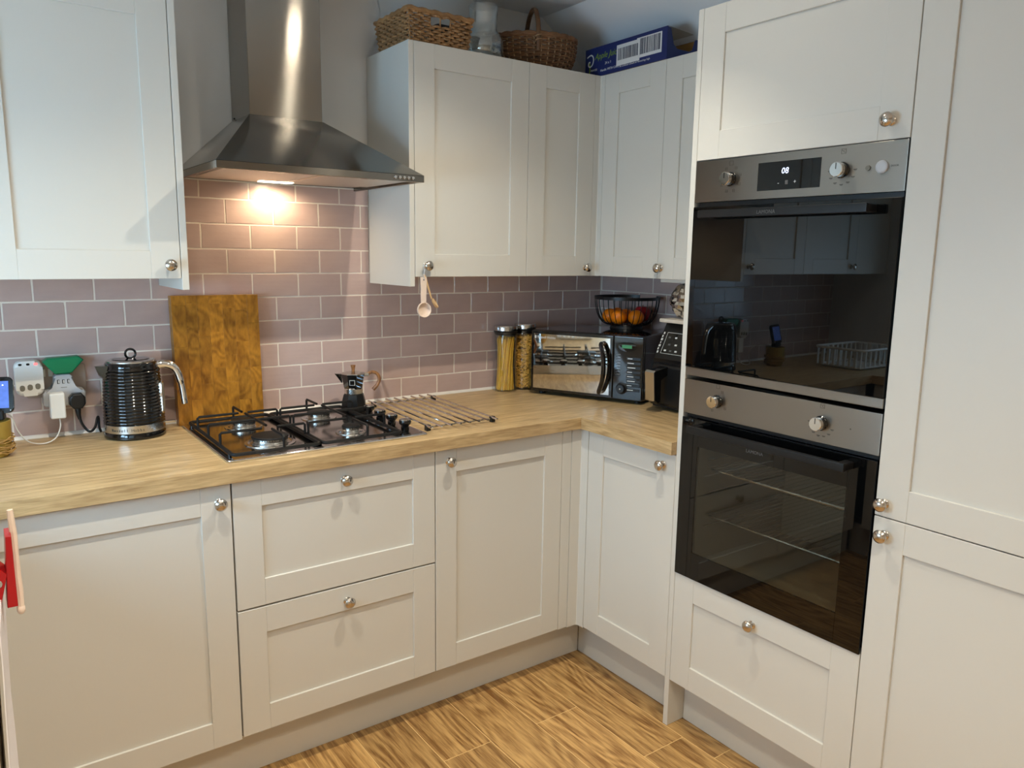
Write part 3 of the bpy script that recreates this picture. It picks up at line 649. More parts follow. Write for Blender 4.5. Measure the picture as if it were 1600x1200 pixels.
# ------------------------------------------------------------------ kettle
t = thing('kettle', 'black ribbed electric kettle with chrome handle beside the chopping board', 'kettle', (-1.9035, -.105, ZT))
def ribbed():
    p = [(.0815, .042), (.0815, .0435)]; n = 17
    for i in range(n):
        z = .045+i*.160/n; s = (z-.045)/.160
        r = .0815-.0085*s**1.6-.0045*(1 if s > .9 else 0)*(s-.9)*10
        p += [(r-.0022, z), (r+.0002, z+.0024), (r+.0005, z+.0042), (r-.0008, z+.0066)]
    p += [(.0700, .208), (.0685, .216), (.0660, .219)]
    return p
obj('base', G().lathe([(0, .0005), (.078, .0005), (.0825, .004), (.0825, .012), (.080, .018), (0, .018)], 40), 'blackgloss', t, True)
b = obj('steel_band', G().lathe([(0, .0185), (.0785, .0185), (.0815, .020), (.0815, .042), (0, .042)], 40), 'steel_plain', t, True)
body = obj('body', G().lathe(ribbed()+[(0, .2192)], 44), 'blackgloss', t, True, 60)
l = obj('lid', G().lathe([(.0650, .219), (.0650, .2225), (.060, .2245), (0, .2265)], 36), 'steel_plain', t, True)
obj('lid_dish', G().lathe([(.050, .2252), (.048, .2268), (0, .2276)], 32), 'blackgloss', l, True)
obj('lid_ring', G().tube([(.0135*math.cos(a), .0, .2405+.0135*math.sin(a)) for a in [2*PI*i/24 for i in range(24)]], .0032, 8, True), 'blackgloss', l, True)
HA = R(-8)
cx, sn = math.cos(HA), math.sin(HA)
hp = lambda r, z: (r*cx, r*sn, z)
hd = obj('handle', G().tube(bez([hp(.062, .203), hp(.088, .206), hp(.112, .196), hp(.125, .172), hp(.133, .132), hp(.138, .084)], 30), .01, 12, rs=[.0125]*12+[.0115]*10+[.0095]*9), 'chrome', t, True)
gg = obj('water_gauge', G().prism(rrect(.022, .098, .010, 5, 0, .112), -.0835, -.066, 1, .002).mx(Matrix.Rotation(R(62), 4, 'Z')), 'chrome', t, True)
obj('gauge_window', G().prism(rrect(.013, .086, .006, 5, 0, .112), -.0845, -.070, 1).mx(Matrix.Rotation(R(62), 4, 'Z')), 'oval', gg, True)
obj('switch', G().box(.076, .110, -.008, .008, .030, .036, .002).mx(Matrix.Rotation(HA, 4, 'Z')), 'chrome', t, True)
obj('spout', G().prism([(-.060, .155), (-.064, .212), (-.096, .212), (-.086, .185)], -.020, .020, 1).xf(lambda c: Vector((c.x, c.y*(1-.8*max(0, (-c.x-.064))/.032), c.z))).mx(Matrix.Rotation(R(8), 4, 'Z')), 'blackgloss', body, True)
for i, ch in enumerate('Russell Hobbs'):
    if ch == ' ': continue
    a = R(-100-14)+(i-6)*R(5.0); p = (.0819*math.cos(a), .0819*math.sin(a), .0265)
    text('maker_name', ch, .0115, 'legend', b, p, (-math.sin(a), math.cos(a), 0), (0, 0, 1), True, 'CENTER')

# ------------------------------------------------------------------ chopping board
lean = math.atan2(.019, .40)
t = thing('chopping_board', 'thick butcher-block chopping board leaning on the tiles behind the hob', 'chopping board', (-1.7725, -.0570, ZT+.0005))
t.rotation_euler = (-lean*.9, 0, 0)
BW, BH, BT = .262, .400, .036
obj('core', G().box(.001, BW-.001, .001, BT-.001, .001, BH-.001), 'board', t, True)
blk = {}
nx = 7; xs = [0]+[BW*(i+random.uniform(-.12, .12))/nx for i in range(1, nx)]+[BW]
for i in range(nx):
    zs = [0]; 
    while zs[-1] < BH-.02: zs.append(min(BH, zs[-1]+random.uniform(.055, .15)))
    if zs[-1] < BH: zs[-1] = BH
    for a, b_ in zip(zs[:-1], zs[1:]):
        o = obj('wood_block', G().box(xs[i]+.0001, xs[i+1]-.0001, 0, BT, a+.0001, b_-.0001, .0002 if 0 < i < nx-1 else .0006), 'board', t, True)

# ------------------------------------------------------------------ pasta jars
def jar(label, cx, cy, r, hgt, prof):
    t = thing('storage_jar', label, 'jar', (cx, cy, ZT), 0, None)
    outer = [(r*f, z*hgt) for f, z in prof]
    inner = [(rr-.0022, zz) for rr, zz in outer][::-1]; inner[-1] = (inner[-1][0], .004)
    g = obj('glass', G().lathe([(0, .0006)]+outer+inner+[(0, .004)], 36), 'jar', t, True)
    top = hgt
    l = obj('lid', G().lathe([(0, top+.004), (r*.96, top+.004), (r*1.0, top+.006), (r*1.0, top+.020), (r*.97, top+.024), (0, top+.0255)], 36), 'steel_plain', t, True)
    obj('seal', G().lathe([(r*.90, top-.012), (r*.98, top-.006), (r*1.01, top+.002), (r*.98, top+.0045), (0, top+.0045)], 32), 'black', l, True)
    return t
hour = [(.98, .002), (1, .02), (.97, .2), (.86, .5), (.90, .75), (.99, .96), (1, 1)]
J1, J2 = (-.5450, -.0560), (-.4510, -.0580)
jar('glass jar of spaghetti with steel lid standing left of the other pasta jar', *J1, .047, .236, hour)
jar('glass jar of pasta twists with steel lid beside the microwave', *J2, .044, .240, [(.98, .002), (1, .02), (1, .5), (1, .98), (1, 1)])
g = G()
for i in range(150):
    rr = .036*math.sqrt(random.random()); a = random.random()*2*PI; tw = random.uniform(.5, .9); q = random.uniform(.93, 1)
    P = []
    for k in range(5):
        z = .006+k/4*.212*q; f = 1-.16*math.sin(PI*k/4); aa = a+tw*k/4; P.append((J1[0]+rr*f*math.cos(aa), J1[1]+rr*f*math.sin(aa), ZT+z))
    g.tube(P, .0017, 5)
tag(obj('spaghetti', g, 'spag'), 'dry yellow spaghetti strands filling the left glass jar', 'pasta', kind='stuff')
g = G()
for i in range(700):
    rr = .036*math.sqrt(random.random()) if i % 4 == 0 else .0358; a = random.random()*2*PI; z = .012+random.random()*.205
    c0 = Vector((J2[0]+rr*math.cos(a), J2[1]+rr*math.sin(a), ZT+z)); d = Vector((-math.sin(a)+random.uniform(-.4, .4), math.cos(a)+random.uniform(-.4, .4), random.uniform(-.8, .8))).normalized()*.011
    nrm = d.orthogonal().normalized()*.0024; bn = d.cross(nrm).normalized()*.0024
    P = [c0+d*(k/6*2-1)+nrm*math.cos(k*1.6)+bn*math.sin(k*1.6) for k in range(7)]
    P = [p if (Vector((p.x, p.y))-Vector(J2)).length < .0395 else Vector(((p.x-J2[0])*.9+J2[0], (p.y-J2[1])*.9+J2[1], p.z)) for p in P]
    g.tube(P, .0026, 5)
tag(obj('pasta_twists', g, 'fus'), 'dry golden pasta twists filling the right glass jar', 'pasta', kind='stuff')

# ------------------------------------------------------------------ microwave (front along local x, facing local -y)
A0 = Vector((-.4872, -.1577)); A1 = Vector((-.2890, -.5684)); wd = (A1-A0).length; ang = math.atan2(A1.y-A0.y, A1.x-A0.x)
t = thing('microwave', 'black microwave with mirrored door set diagonally in the corner', 'microwave', (A0.x, A0.y, ZT), ang)
WZ0, WZ1, DP = .012, .252, .285
obj('case', G().box(0, wd, .004, DP, WZ0, WZ1, .006, 2), 'blackgloss', t, True)
for px, py in ((.03, .03), (wd-.03, .03), (.03, DP-.03), (wd-.03, DP-.03)): obj('foot', G().lathe([(0, 0.0004), (.012, .0004), (.012, WZ0+.001), (0, WZ0+.001)], 12, (px, py, 0)), 'black', t, True)
dw = wd*.745
d = obj('door', G().box(.001, dw, -.014, .004, WZ0+.002, WZ1-.002, .004, 2), 'blackgloss', t, True)
obj('mirror_panel', G().box(.012, dw-.012, -.0155, -.013, WZ0+.014, WZ1-.014, .0006), 'mirror', d, True)
text('maker_name', 'Russell Hobbs', .0135, 'legendw', d, (.028, -.0158, WZ1-.031), (1, 0, 0), (0, 0, 1), True)
obj('maker_badge', G().prism(rrect(.007, .012, .003, 3, .0205, WZ1-.0262), -.0161, -.0153, 1), 'legendw', d, True)
hp = [(dw-.044, -.014, WZ1-.035), (dw-.040, -.036, WZ1-.038), (dw-.028, -.044, WZ1-.075), (dw-.0235, -.046, WZ0+.118), (dw-.028, -.044, WZ0+.070), (dw-.042, -.038, WZ0+.028), (dw-.046, -.014, WZ0+.026)]
obj('handle', G().tube(bez(hp, 36), .0085, 10), 'blackgloss', d, True)
p = obj('control_panel', G().box(dw+.001, wd-.001, -.014, .004, WZ0+.002, WZ1-.002, .004, 2), 'blackgloss', t, True)
pc = (dw+wd)/2
obj('display', G().lathe([(0, 0), (.036, 0), (.036, .0012), (0, .0018)], 28, sy=.5).mx(Matrix.Rotation(R(90), 4, 'X')).mx(Matrix.Translation((pc-.004, -.0138, WZ1-.040))), 'blackglass', p, True)
obj('clock', G().box(pc-.024, pc+.014, -.0162, -.0154, WZ1-.046, WZ1-.034), 'ledgreen', p, True)
for i in range(8):
    zz = WZ1-.072-i*.0105
    text('panel_print', ('Auto', 'Pizza', 'Potato', 'Pasta', 'Soup', 'Fish', 'Drink', 'Popcorn')[i] if False else '. ____'.replace('_', '-'), .009, 'legendw', p, (pc-.045, -.0143, zz), (1, 0, 0), (0, 0, 1), True)
for i in range(8):
    zz = WZ1-.083-i*.0165
    bt = obj('button', G().box(pc-.004, pc+.050, -.0158, -.0138, zz-.0055, zz+.0055, .0008), 'black', p, True)
    obj('panel_print', G().box(pc, pc+.018+.006*(i % 3), -.0161, -.0157, zz-.0012, zz+.0016), 'legendw', bt, True)
dl = obj('dial', G().lathe([(0, 0), (.0215, 0), (.0215, .003), (.017, .005), (.0155, .018), (.014, .0195), (0, .0198)], 28).mx(Matrix.Rotation(R(90), 4, 'X')).mx(Matrix.Translation((pc-.020, -.0138, WZ0+.045))), 'black', p, True)
obj('dial_mark', G().sphere((pc-.020, -.0338, WZ0+.045), .0028, 8), 'legendw', dl, True)
ZMW = ZT+WZ1

# ------------------------------------------------------------------ fruit bowl on the microwave
FB = Vector((-.118, -.290, ZMW)); RB = .128
t = thing('fruit_bowl', 'black wire fruit bowl standing on the microwave', 'bowl', FB)
prof = lambda s: (RB*(.50+.50*math.sin(s*PI/2)**.80), .014+.108*(1-math.cos(s*PI/2))) if s < 1 else (RB, .122)
obj('rim', G().lathe([(RB-.002, .115), (RB+.0025, .115), (RB+.003, .127), (RB-.002, .127)], 48, closed=True), 'black', t, True)
obj('base_ring', G().tube([(RB*.50*math.cos(a), RB*.50*math.sin(a), .014) for a in [2*PI*i/36 for i in range(36)]], .0025, 8, True), 'black', t, True)
obj('foot_ring', G().lathe([(.062, .0005), (.066, .0005), (.062, .014), (.058, .014)], 36, closed=True), 'black', t, True)
obj('base_dish', G().lathe([(0, .0125), (.054, .0125), (.054, .0145), (0, .0145)], 32), 'black', t, True)
wire = G().tube([(RB*.50+.0, 0, .014)]+[(prof(i/10)[0], 0, prof(i/10)[1]) for i in range(1, 11)], .0016, 6).mesh('wire', 'black', 60)
for i in range(30): inst('wire', wire, t, FB, (0, 0, 2*PI*i/30))
FR = [(-.030, -.055, .0475, .0315), (.037, -.052, .0475, .0315), (-.066, .003, .0475, .0315), (-.003, .008, .0470, .0310), (-.038, .062, .0475, .0315)]
wh = ['right in front, left of centre', 'at the front right', 'at the far left', 'in the middle', 'at the back left']
for i, (a, b_, z, r) in enumerate(FR):
    # turn offsets so -y local faces the camera
    th = math.atan2(CAM.y-FB.y, CAM.x-FB.x)+PI/2; px = a*math.cos(th)-b_*math.sin(th); py = a*math.sin(th)+b_*math.cos(th)
    o = thing('orange', 'orange in the wire bowl, '+wh[i], 'orange', (FB.x+px, FB.y+py, ZMW+z-r), random.random()*6, 'oranges in the wire bowl')
    obj('peel', G().sphere((0, 0, r), r, 24, (1, 1, .93)), 'orange', o, True, 80)
    obj('calyx', G().sphere((r*.3, 0, r*1.88), .004, 8, (1, 1, .4)), 'leafg', o, True)
th = math.atan2(CAM.y-FB.y, CAM.x-FB.x)+PI/2; a, b_ = .062, .014
o = thing('apple', 'dark red apple behind the front right orange in the bowl', 'apple', (FB.x+a*math.cos(th)-b_*math.sin(th), FB.y+a*math.sin(th)+b_*math.cos(th), ZMW+.026))
obj('flesh', G().lathe([(0, .004), (.012, 0), (.027, .010), (.034, .030), (.033, .046), (.022, .060), (.008, .060), (0, .053)], 24), 'apple', o, True, 80)
obj('stalk', G().tube([(0, 0, .052), (.001, 0, .060), (.004, 0, .068)], .0014, 6), 'woodh', o, True)

# ------------------------------------------------------------------ air fryer
t = thing('air_fryer', 'black air fryer with silver-edged drawer handle beside the microwave', 'air fryer', (-.16, -.74, ZT))
fx0, fx1, fy0, fy1 = -.285, -.03, -.872, -.607
side = [(fx0, ZT+.008), (fx1, ZT+.008), (fx1, ZT+.307), (fx0+.055, ZT+.307), (fx0-.006, ZT+.182), (fx0+.002, ZT+.165)]
obj('housing', G().prism([(a, b_) for a, b_ in side], fy0, fy1, 1, .012, 3), 'black', t)
d = obj('drawer', G().box(fx0-.022, fx0+.02, fy0+.012, fy1-.012, ZT+.018, ZT+.165, .012, 3), 'black', t)
hx = fx0-.022
obj('handle', G().prism([(hx+.004, ZT+.160), (hx-.060, ZT+.148), (hx-.066, ZT+.142), (hx-.058, ZT+.045), (hx-.040, ZT+.030), (hx-.026, ZT+.040), (hx-.036, ZT+.118), (hx+.004, ZT+.128)], -.700, -.660, 1, .005, 2), 'blackgloss', d)
obj('handle_trim', G().prism([(hx-.062, ZT+.1505), (hx-.0705, ZT+.144), (hx-.0625, ZT+.044), (hx-.0585, ZT+.046), (hx-.0655, ZT+.142), (hx-.061, ZT+.1475)], -.7012, -.6588, 1, .001, 1), 'steel_plain', d)
# sloping control face
pn = Vector((fx0-.006, 0, ZT+.182)); pq = Vector((fx0+.055, 0, ZT+.307)); pv = (pq-pn).normalized(); pnn = Vector((-pv.z, 0, pv.x))
def onface(v, y, o_=.0008): return pn+pv*v+Vector((0, y, 0))+pnn*o_
def facebox(v0, v1, ya, yb, o0=-.001, o1=.0008):
    g = G(); bm = g.bm; vs = [bm.verts.new(onface(v, y, o)) for o in (o0, o1) for v, y in ((v0, ya), (v1, ya), (v1, yb), (v0, yb))]
    for q in ((0, 1, 2, 3), (4, 5, 6, 7), (0, 1, 5, 4), (1, 2, 6, 5), (2, 3, 7, 6), (3, 0, 4, 7)): bm.faces.new([vs[i] for i in q])
    return g
cp = obj('touch_panel', facebox(.022, .098, -.800, -.640), 'blackglass', t)
for v0, v1, ya, yb in ((.020, .0212, -.802, -.638), (.0988, .100, -.802, -.638), (.020, .100, -.6392, -.638), (.020, .100, -.802, -.8008)): obj('panel_outline', facebox(v0, v1, ya, yb, 0, .0012), 'legendw', cp)
for k, (v, y) in enumerate(((.032, -.655), (.032, -.680), (.032, -.705), (.055, -.665), (.055, -.695), (.082, -.655), (.082, -.685))): obj('touch_icon', facebox(v-.003, v+.003, y-.005, y+.005, 0, .0013), 'legendg' if k % 2 else 'legendw', cp)
for k in range(7): obj('panel_print', facebox(.020+k*.0120, .028+k*.0120, -.626+(.003 if k % 2 else 0), -.620+(.002 if k % 3 else 0), 0, .001), 'legendw', t)
tb = tag(obj('marble_board', G().box(-.268, -.05, -.860, -.612, ZT+.3075, ZT+.3205, .003, 2), 'foodlabel'), 'cream board lying on top of the air fryer', 'board')
fc = Vector((-.190, -.695, ZT+.321+.062)); g = G().sphere(fc, .066, 36, (1, 1.35, 1.05))
rnd = random.Random(3)
for v in g.bm.verts:
    v.co = fc+(v.co-fc)*(1+rnd.uniform(-.13, .06)); v.co.z = max(v.co.z, ZT+.3208)
tag(obj('foil_parcel', g, 'foil', sharp=1), 'crumpled foil parcel half hidden behind the oven tower', 'foil parcel')

# ------------------------------------------------------------------ wooden measuring spoons on the knob
t = thing('measuring_spoon', 'pale wooden measuring spoon with round bowl hanging from a cupboard knob', 'spoon', (-1.0715, -.340, 1.23))
obj('handle', G().prism([(-1.0825, 1.372), (-1.0605, 1.372), (-1.0625, 1.286), (-1.0805, 1.286)], -.3435, -.3385, 1, .001, 2), 'beechp', t)
sp = [(0, 0), (.018, .001), (.0235, .006), (.0245, .015), (.0225, .015), (.0212, .008), (.016, .004), (0, .003)]
obj('spoon_bowl', G().lathe(sp, 28).mx(Matrix.Rotation(R(90), 4, 'X')).mx(Matrix.Translation((-1.0715, -.3335, 1.2670))), 'beechp', t)
obj('hole', G().cyl((-1.0715, -.3440, 1.3635), (-1.0715, -.3380, 1.3635), .0025, 10), 'gap', t)
obj('string', G().tube(bez([(-1.0715, -.3445, 1.3635), (-1.071, -.3450, 1.385), (-1.056, -.3200, 1.413), (-1.040, -.3120, 1.4165), (-1.030, -.314, 1.408)], 20), .0011, 6), 'greyplastic', t)
t = thing('measuring_spoon', 'thin wooden spoon hanging slanted behind the larger measuring spoon', 'spoon', (-1.03, -.33, 1.26))
obj('handle', G().tube([(-1.0610, -.3250, 1.3800), (-1.0560, -.3250, 1.368), (-1.0330, -.3250, 1.300)], .0038, 8, rs=[.0036, .0044, .003]), 'beech', t)
obj('spoon_bowl', G().lathe([(0, 0), (.010, .001), (.0135, .005), (.014, .010), (.0128, .010), (.011, .004), (0, .0028)], 20, sx=.75, sy=1.25).mx(Matrix.Rotation(R(60), 4, 'X')).mx(Matrix.Rotation(R(50), 4, 'Z')).mx(Matrix.Translation((-1.0265, -.325, 1.2830))), 'beech', t)
obj('string', G().tube(bez([(-1.0605, -.3255, 1.378), (-1.055, -.322, 1.395), (-1.042, -.3155, 1.405), (-1.036, -.312, 1.413)], 14), .001, 6), 'greyplastic', t)

# ------------------------------------------------------------------ on top of the wall cabinets
def rect_path(x0, x1, y0, y1, n):
    P = []
    for i in range(n): P.append((x0+(x1-x0)*i/n, y0))
    for i in range(n): P.append((x1, y0+(y1-y0)*i/n))
    for i in range(n): P.append((x1-(x1-x0)*i/n, y1))
    for i in range(n): P.append((x0, y1-(y1-y0)*i/n))
    return P
ZS = ZUT+.0105
t = thing('wicker_tray', 'rectangular willow basket with handle holes on top of the cabinet', 'basket', (-.985, -.17, ZUT))
bx0, bx1, by0, by1, bh = -1.088, -.878, -.292, -.085, .095
ns = 12; rows = 11
hole = (-1.015, -.950)
def trayrow(k, z, f):
    P = rect_path(bx0-f, bx1+f, by0-f, by1+f, 24); out = []
    for i, (px, py) in enumerate(P):
        w = .0042*(1 if ((i//2+k) % 2) else -1)
        side = i//24; n_ = ((0, -1), (1, 0), (0, 1), (-1, 0))[side]; out.append((px+n_[0]*w, py+n_[1]*w, ZUT+z+random.uniform(-.0012, .0012)))
    return out
for k in range(rows):
    z = .006+k*.0078; P = trayrow(k, z, .010*k/rows)
    if 7 <= k <= 9:
        idx = [i for i, p in enumerate(P) if not (hole[0] < p[0] < hole[1] and abs(p[1]-by0) < .03)]
        s = next(i for i in range(len(P)) if i not in idx); e = max(i for i in range(len(P)) if i not in idx)
        P = P[e+1:]+P[:s]; obj('wicker_strand', G().tube(P, .0042, 6), 'wicker', t)
    else: obj('wicker_strand', G().tube(P, .0042, 6, True), 'wicker', t)
obj('rim', G().tube([(a+random.uniform(-.001, .001), b_, ZUT+bh-.003+.002*math.sin(i*1.7)) for i, (a, b_) in enumerate(rect_path(bx0-.012, bx1+.012, by0-.012, by1+.012, 20))], .0072, 7, True), 'wicker', t)
for i, (a, b_) in enumerate(rect_path(bx0, bx1, by0, by1, 6)): obj('stake', G().cyl((a, b_, ZUT+.002), (a+(a-(bx0+bx1)/2)*.08, b_+(b_-(by0+by1)/2)*.08, ZUT+bh-.004), .0028, 6), 'wicker', t)
obj('base', G().box(bx0, bx1, by0, by1, ZUT+.0008, ZUT+.005), 'wicker', t)
o = tag(obj('folded_cloth', G().box(bx0+.02, -1.0, by0+.03, by1-.03, ZUT+.0055, ZUT+.085, .01, 2), 'white'), 'white cloth inside the rectangular willow basket', 'cloth')
o = tag(obj('dark_pouch', G().box(-.975, bx1-.02, by0+.03, by1-.03, ZUT+.0055, ZUT+.080, .012, 2), 'black'), 'dark pouch inside the rectangular willow basket', 'pouch')

VB = (-.772, -.224)
nrib = 72
def ribs(prof, n=nrib, amp=.0008):
    g = G(); rings = []
    for r, z in prof:
        rings.append([g.bm.verts.new((VB[0]+(r+(amp if i % 2 else 0))*math.cos(2*PI*i/n), VB[1]+(r+(amp if i % 2 else 0))*math.sin(2*PI*i/n), ZUT+z)) for i in range(n)])
    for A, B in zip(rings[:-1], rings[1:]):
        for i in range(n): g.face((A[i], A[(i+1) % n], B[(i+1) % n], B[i]))
    g.face(rings[0]); return g, rings
g, rg = ribs([(.045, .0008), (.058, .004), (.0665, .020), (.0685, .040), (.066, .060), (.058, .078), (.050, .088), (.0455, .098), (.0460, .115), (.0475, .142), (.0490, .170), (.0482, .172), (.0458, .142), (.0442, .115), (.0437, .100), (.0480, .089), (.056, .076), (.0640, .058), (.0665, .040), (.0645, .022), (.056, .0075), (.040, .005)])
g.face(rg[-1])
tag(obj('glass_vase', g, 'vase', sharp=60), 'clear ribbed glass carafe vase between the two willow baskets', 'vase')

t = thing('handled_basket', 'oval brown willow basket with arched handle on the corner cabinet', 'basket', (-.508, -.165, ZUT))
ea, eb, bh = .150, .102, .118
t.rotation_euler = (0, 0, R(-24))
def ov(f, i, n): a = 2*PI*i/n; return ((-.508)+ea*f*math.cos(a), -.165+eb*f*math.sin(a))
for k in range(14):
    z = .006+k*.0078; f = .80+.20*math.sin(min(1, z/.09)*PI/2); n = 72; P = []
    for i in range(n):
        w = .003*(1 if ((i//2+k) % 2) else -1); px, py = ov(f, i, n); a = 2*PI*i/n; P.append((px+w*math.cos(a), py+w*math.sin(a), ZUT+z))
    obj('wicker_strand', G().tube(P, .0040, 6, True), 'wicker2', t)
for i in range(36):
    P = [ov(.80+.20*math.sin(min(1, z/.09)*PI/2)+.012, i, 36)+(ZUT+z,) for z in (.002, .03, .06, .09, .115)]
    obj('stake', G().tube(P, .0022, 6), 'wickerl', t)
for s in (0, 1):
    obj('rim', G().tube([ov(1.02, i, 72)+(ZUT+bh-.002+.004*math.sin(i*.9+s*PI),) for i in range(72)], .0060, 7, True), 'wicker2', t)
obj('base', G().lathe([(0, .0008), (.8, .0008), (.8, .005), (0, .005)], 40, (-.508, -.165, ZUT), ea, eb), 'wicker2', t)
hz = [(0, -.100, .060), (0, -.106, .105), (0, -.092, .160), (0, -.055, .202), (0, 0, .218), (0, .055, .202), (0, .092, .160), (0, .106, .105), (0, .100, .060)]
hd = obj('handle', G().tube([Vector((-.520, -.165, ZUT))+v for v in bez(hz, 48)], .0085, 8), 'wicker2', t)
for sgn in (-1, 1):
    obj('handle_binding', G().tube([(-.520+.010*math.cos(a), -.165+sgn*(.106-.0)+.0065*math.sin(a), ZUT+.085+.0022*a) for a in [i*.6 for i in range(24)]], .0026, 5), 'wickerl', hd)

# blue carton of juice
t = thing('juice_carton_tray', 'blue cardboard juice tray with barcode label on the right-hand cabinet', 'cardboard box', (-.24, -.43, ZUT))
jx0, jx1, jy0, jy1, jh = -.3085, -.150, -.628, -.216, .1035
z0 = ZUT+.0006; z1 = z0+jh
fr = obj('front_side', G().box(jx0, jx0+.003, jy0, jy1, z0, z1), 'blue', t)
obj('back_side', G().box(jx1-.003, jx1, jy0, jy1, z0, z1-.02), 'blue', t)
obj('left_side', G().box(jx0+.003, jx1-.003, jy1-.003, jy1, z0, z1), 'blue', t)
obj('base', G().box(jx0+.003, jx1-.003, jy0+.003, jy1-.003, z0, z0+.003), 'carton', t)
endp = [(jx0+.003, z0), (jx1-.003, z0), (jx1-.003, z1-.02), (jx1-.022, z1-.024), (jx1-.034, z0+.045), (jx1-.05, z0+.038), (jx0+.05, z0+.038), (jx0+.032, z0+.050), (jx0+.016, z1-.004), (jx0+.003, z1-.002)]
ed = obj('open_end', G().prism(endp, jy0, jy0+.003, 1), 'blue', t)
obj('top_flap', G().box(jx0+.003, jx0+.10, jy0+.10, jy1-.003, z1-.003, z1), 'blue', t)
obj('inner_card', G().box(jx0+.012, jx1-.006, jy0+.16, jy0+.163, z0+.003, z1-.012).box(jx1-.0065, jx1-.0032, jy0+.004, jy0+.16, z0+.003, z1-.022), 'carton', t)
obj('plastic_film', G().prism([(jx0+.002, z1+.0005), (jx1-.03, z1-.008), (jx1-.03, z1-.0075), (jx0+.002, z1+.0012)], jy0+.001, jy0+.10, 1), 'film', t)
XFc = jx0-.0003; RT, UP = (0, -1, 0), (0, 0, 1)
pt = lambda u, v: (XFc, jy1-u, z0+v)
text('carton_print', 'Apple Juice', .030, 'lime', fr, pt(.052, .060), RT, UP, shear=.35, sx=.95)
text('carton_print', '24 x 1', .013, 'legendw', fr, pt(.108, .036), RT, UP)
text('carton_print', 'PRINCES', .0095, 'legendw', fr, pt(.030, .022), RT, UP)
text('carton_print', 'Handle WITH CARE', .0115, 'legendw', fr, pt(.085, .014), RT, UP)
text('carton_print', 'No artificial colours or flavourings high', .0095, 'legendw', fr, pt(.185, .012), RT, UP)
sw = [pt(.010, .074), pt(.020, .078), pt(.033, .080), pt(.043, .072), pt(.045, .058), pt(.038, .044), pt(.026, .040), pt(.018, .046), pt(.020, .056), pt(.028, .056)]
g = G().tube(bez(sw, 36), .0028, 6).xf(lambda c: Vector((jx0-.0004+(c.x-XFc)*.08, c.y, c.z)))
obj('swirl_logo', g, 'legendw', fr)
g = G().tube(bez([pt(.022, .060), pt(.026, .040), pt(.024, .010)], 12), .003, 6).xf(lambda c: Vector((jx0-.0003+(c.x-XFc)*.06, c.y, c.z))); obj('swirl_logo', g, 'lime', fr)
def barcode(u0, u1, v0, v1, seed, x):
    g = G(); rn = random.Random(seed); u = u0
    while u < u1:
        w = rn.choice((.0012, .0018, .003, .0042)); g.box(x-.0004, x, jy1-u, jy1-min(u+w, u1), z0+v0, z0+v1); u += w+rn.choice((.0012, .002, .0028))
    return g
l1 = obj('printed_label', G().box(jx0-.0005, jx0, jy1-.388, jy1-.270, z0+.026, z0+.092), 'labelw', fr); obj('barcode', barcode(.278, .382, .036, .088, 1, jx0-.0005), 'ink', l1)
l2 = obj('printed_label', G().box(jx0-.0012, jx0-.0004, jy1-.285, jy1-.170, z0+.018, z0+.088), 'labelw', fr); obj('barcode', barcode(.178, .277, .036, .076, 2, jx0-.0012), 'ink', l2)
# ------------------------------------------------------------------ socket, adaptors and plugs (left of kettle)
YS = -.0004
t = thing('wall_socket', 'double wall socket on the tiles behind the adaptors', 'socket', (-2.085, YS, 1.03))
obj('plate', G().prism(rrect(.150, .090, .006, 4, -2.0850, 1.0720), -.0085, YS-.0012, 1, .002), 'plate', t)
for xx in (-2.117, -2.098): obj('switch', G().box(xx-.006, xx+.006, -.0115, -.008, 1.086, 1.108, .001), 'white', t)
YA = -.009
t = thing('plug_in_alarm', 'white plug-in monitor with three oval pads and a red light', 'plug-in device', (-2.152, YA, 1.042))
b = obj('case', G().prism(rrect(.067, .098, .018, 6, -2.1525, 1.0900), -.052, YA, 1, .010, 4), 'white', t)
for i, xx in enumerate((-2.1720, -2.1535, -2.1350)):
    obj('indicator', G().prism(rrect(.0085, .006, .0028, 4, xx, 1.1300), -.0526, -.050, 1), 'redled' if i == 2 else 'black', t)
    obj('oval_pad', G().prism(rrect(.0125, .0165, .006, 5, xx+.001, 1.0640+.0015*i), -.0530, -.050, 1, .0008), 'oval', t)
t = thing('green_funnel', 'small green plastic funnel tucked above the socket adaptor', 'funnel', (-2.068, YA, 1.09))
obj('funnel_body', G().prism([(-2.0900, 1.0965), (-2.0480, 1.0975), (-2.0160, 1.1330), (-2.0290, 1.1445), (-2.1060, 1.1420), (-2.1190, 1.1330)], -.048, YA, 1, .005, 3), 'green', t)
obj('neck', G().prism([(-2.082, 1.080), (-2.056, 1.080), (-2.050, 1.100), (-2.088, 1.100)], -.036, YA, 1, .003, 2), 'green', t)
t = thing('socket_adaptor', 'grey T-shaped socket adaptor with three charging ports', 'adaptor', (-2.07, YA, 1.0))
b = obj('case', G().prism([(-2.1240, 1.0100), (-2.1180, 1.004), (-2.0240, 1.004), (-2.0180, 1.0100), (-2.0180, 1.0420), (-2.0240, 1.0500), (-2.0460, 1.0540), (-2.0470, 1.0870), (-2.0540, 1.0945), (-2.0880, 1.0945), (-2.0950, 1.0870), (-2.0960, 1.0540), (-2.1180, 1.0500), (-2.1240, 1.0420)], -.050, YA, 1, .005, 3), 'greyplastic', t)
for xx in (-2.0840, -2.0715, -2.0590):
    p = obj('usb_port', G().box(xx-.003, xx+.003, -.0506, -.048, 1.0690, 1.0810, .0004), 'black', t); obj('port_tongue', G().box(xx-.0005, xx+.002, -.0508, -.049, 1.0705, 1.0795), 'white', p)
obj('legend_line', G().box(-2.079, -2.064, -.0503, -.049, 1.0575, 1.0592), 'oval', t)
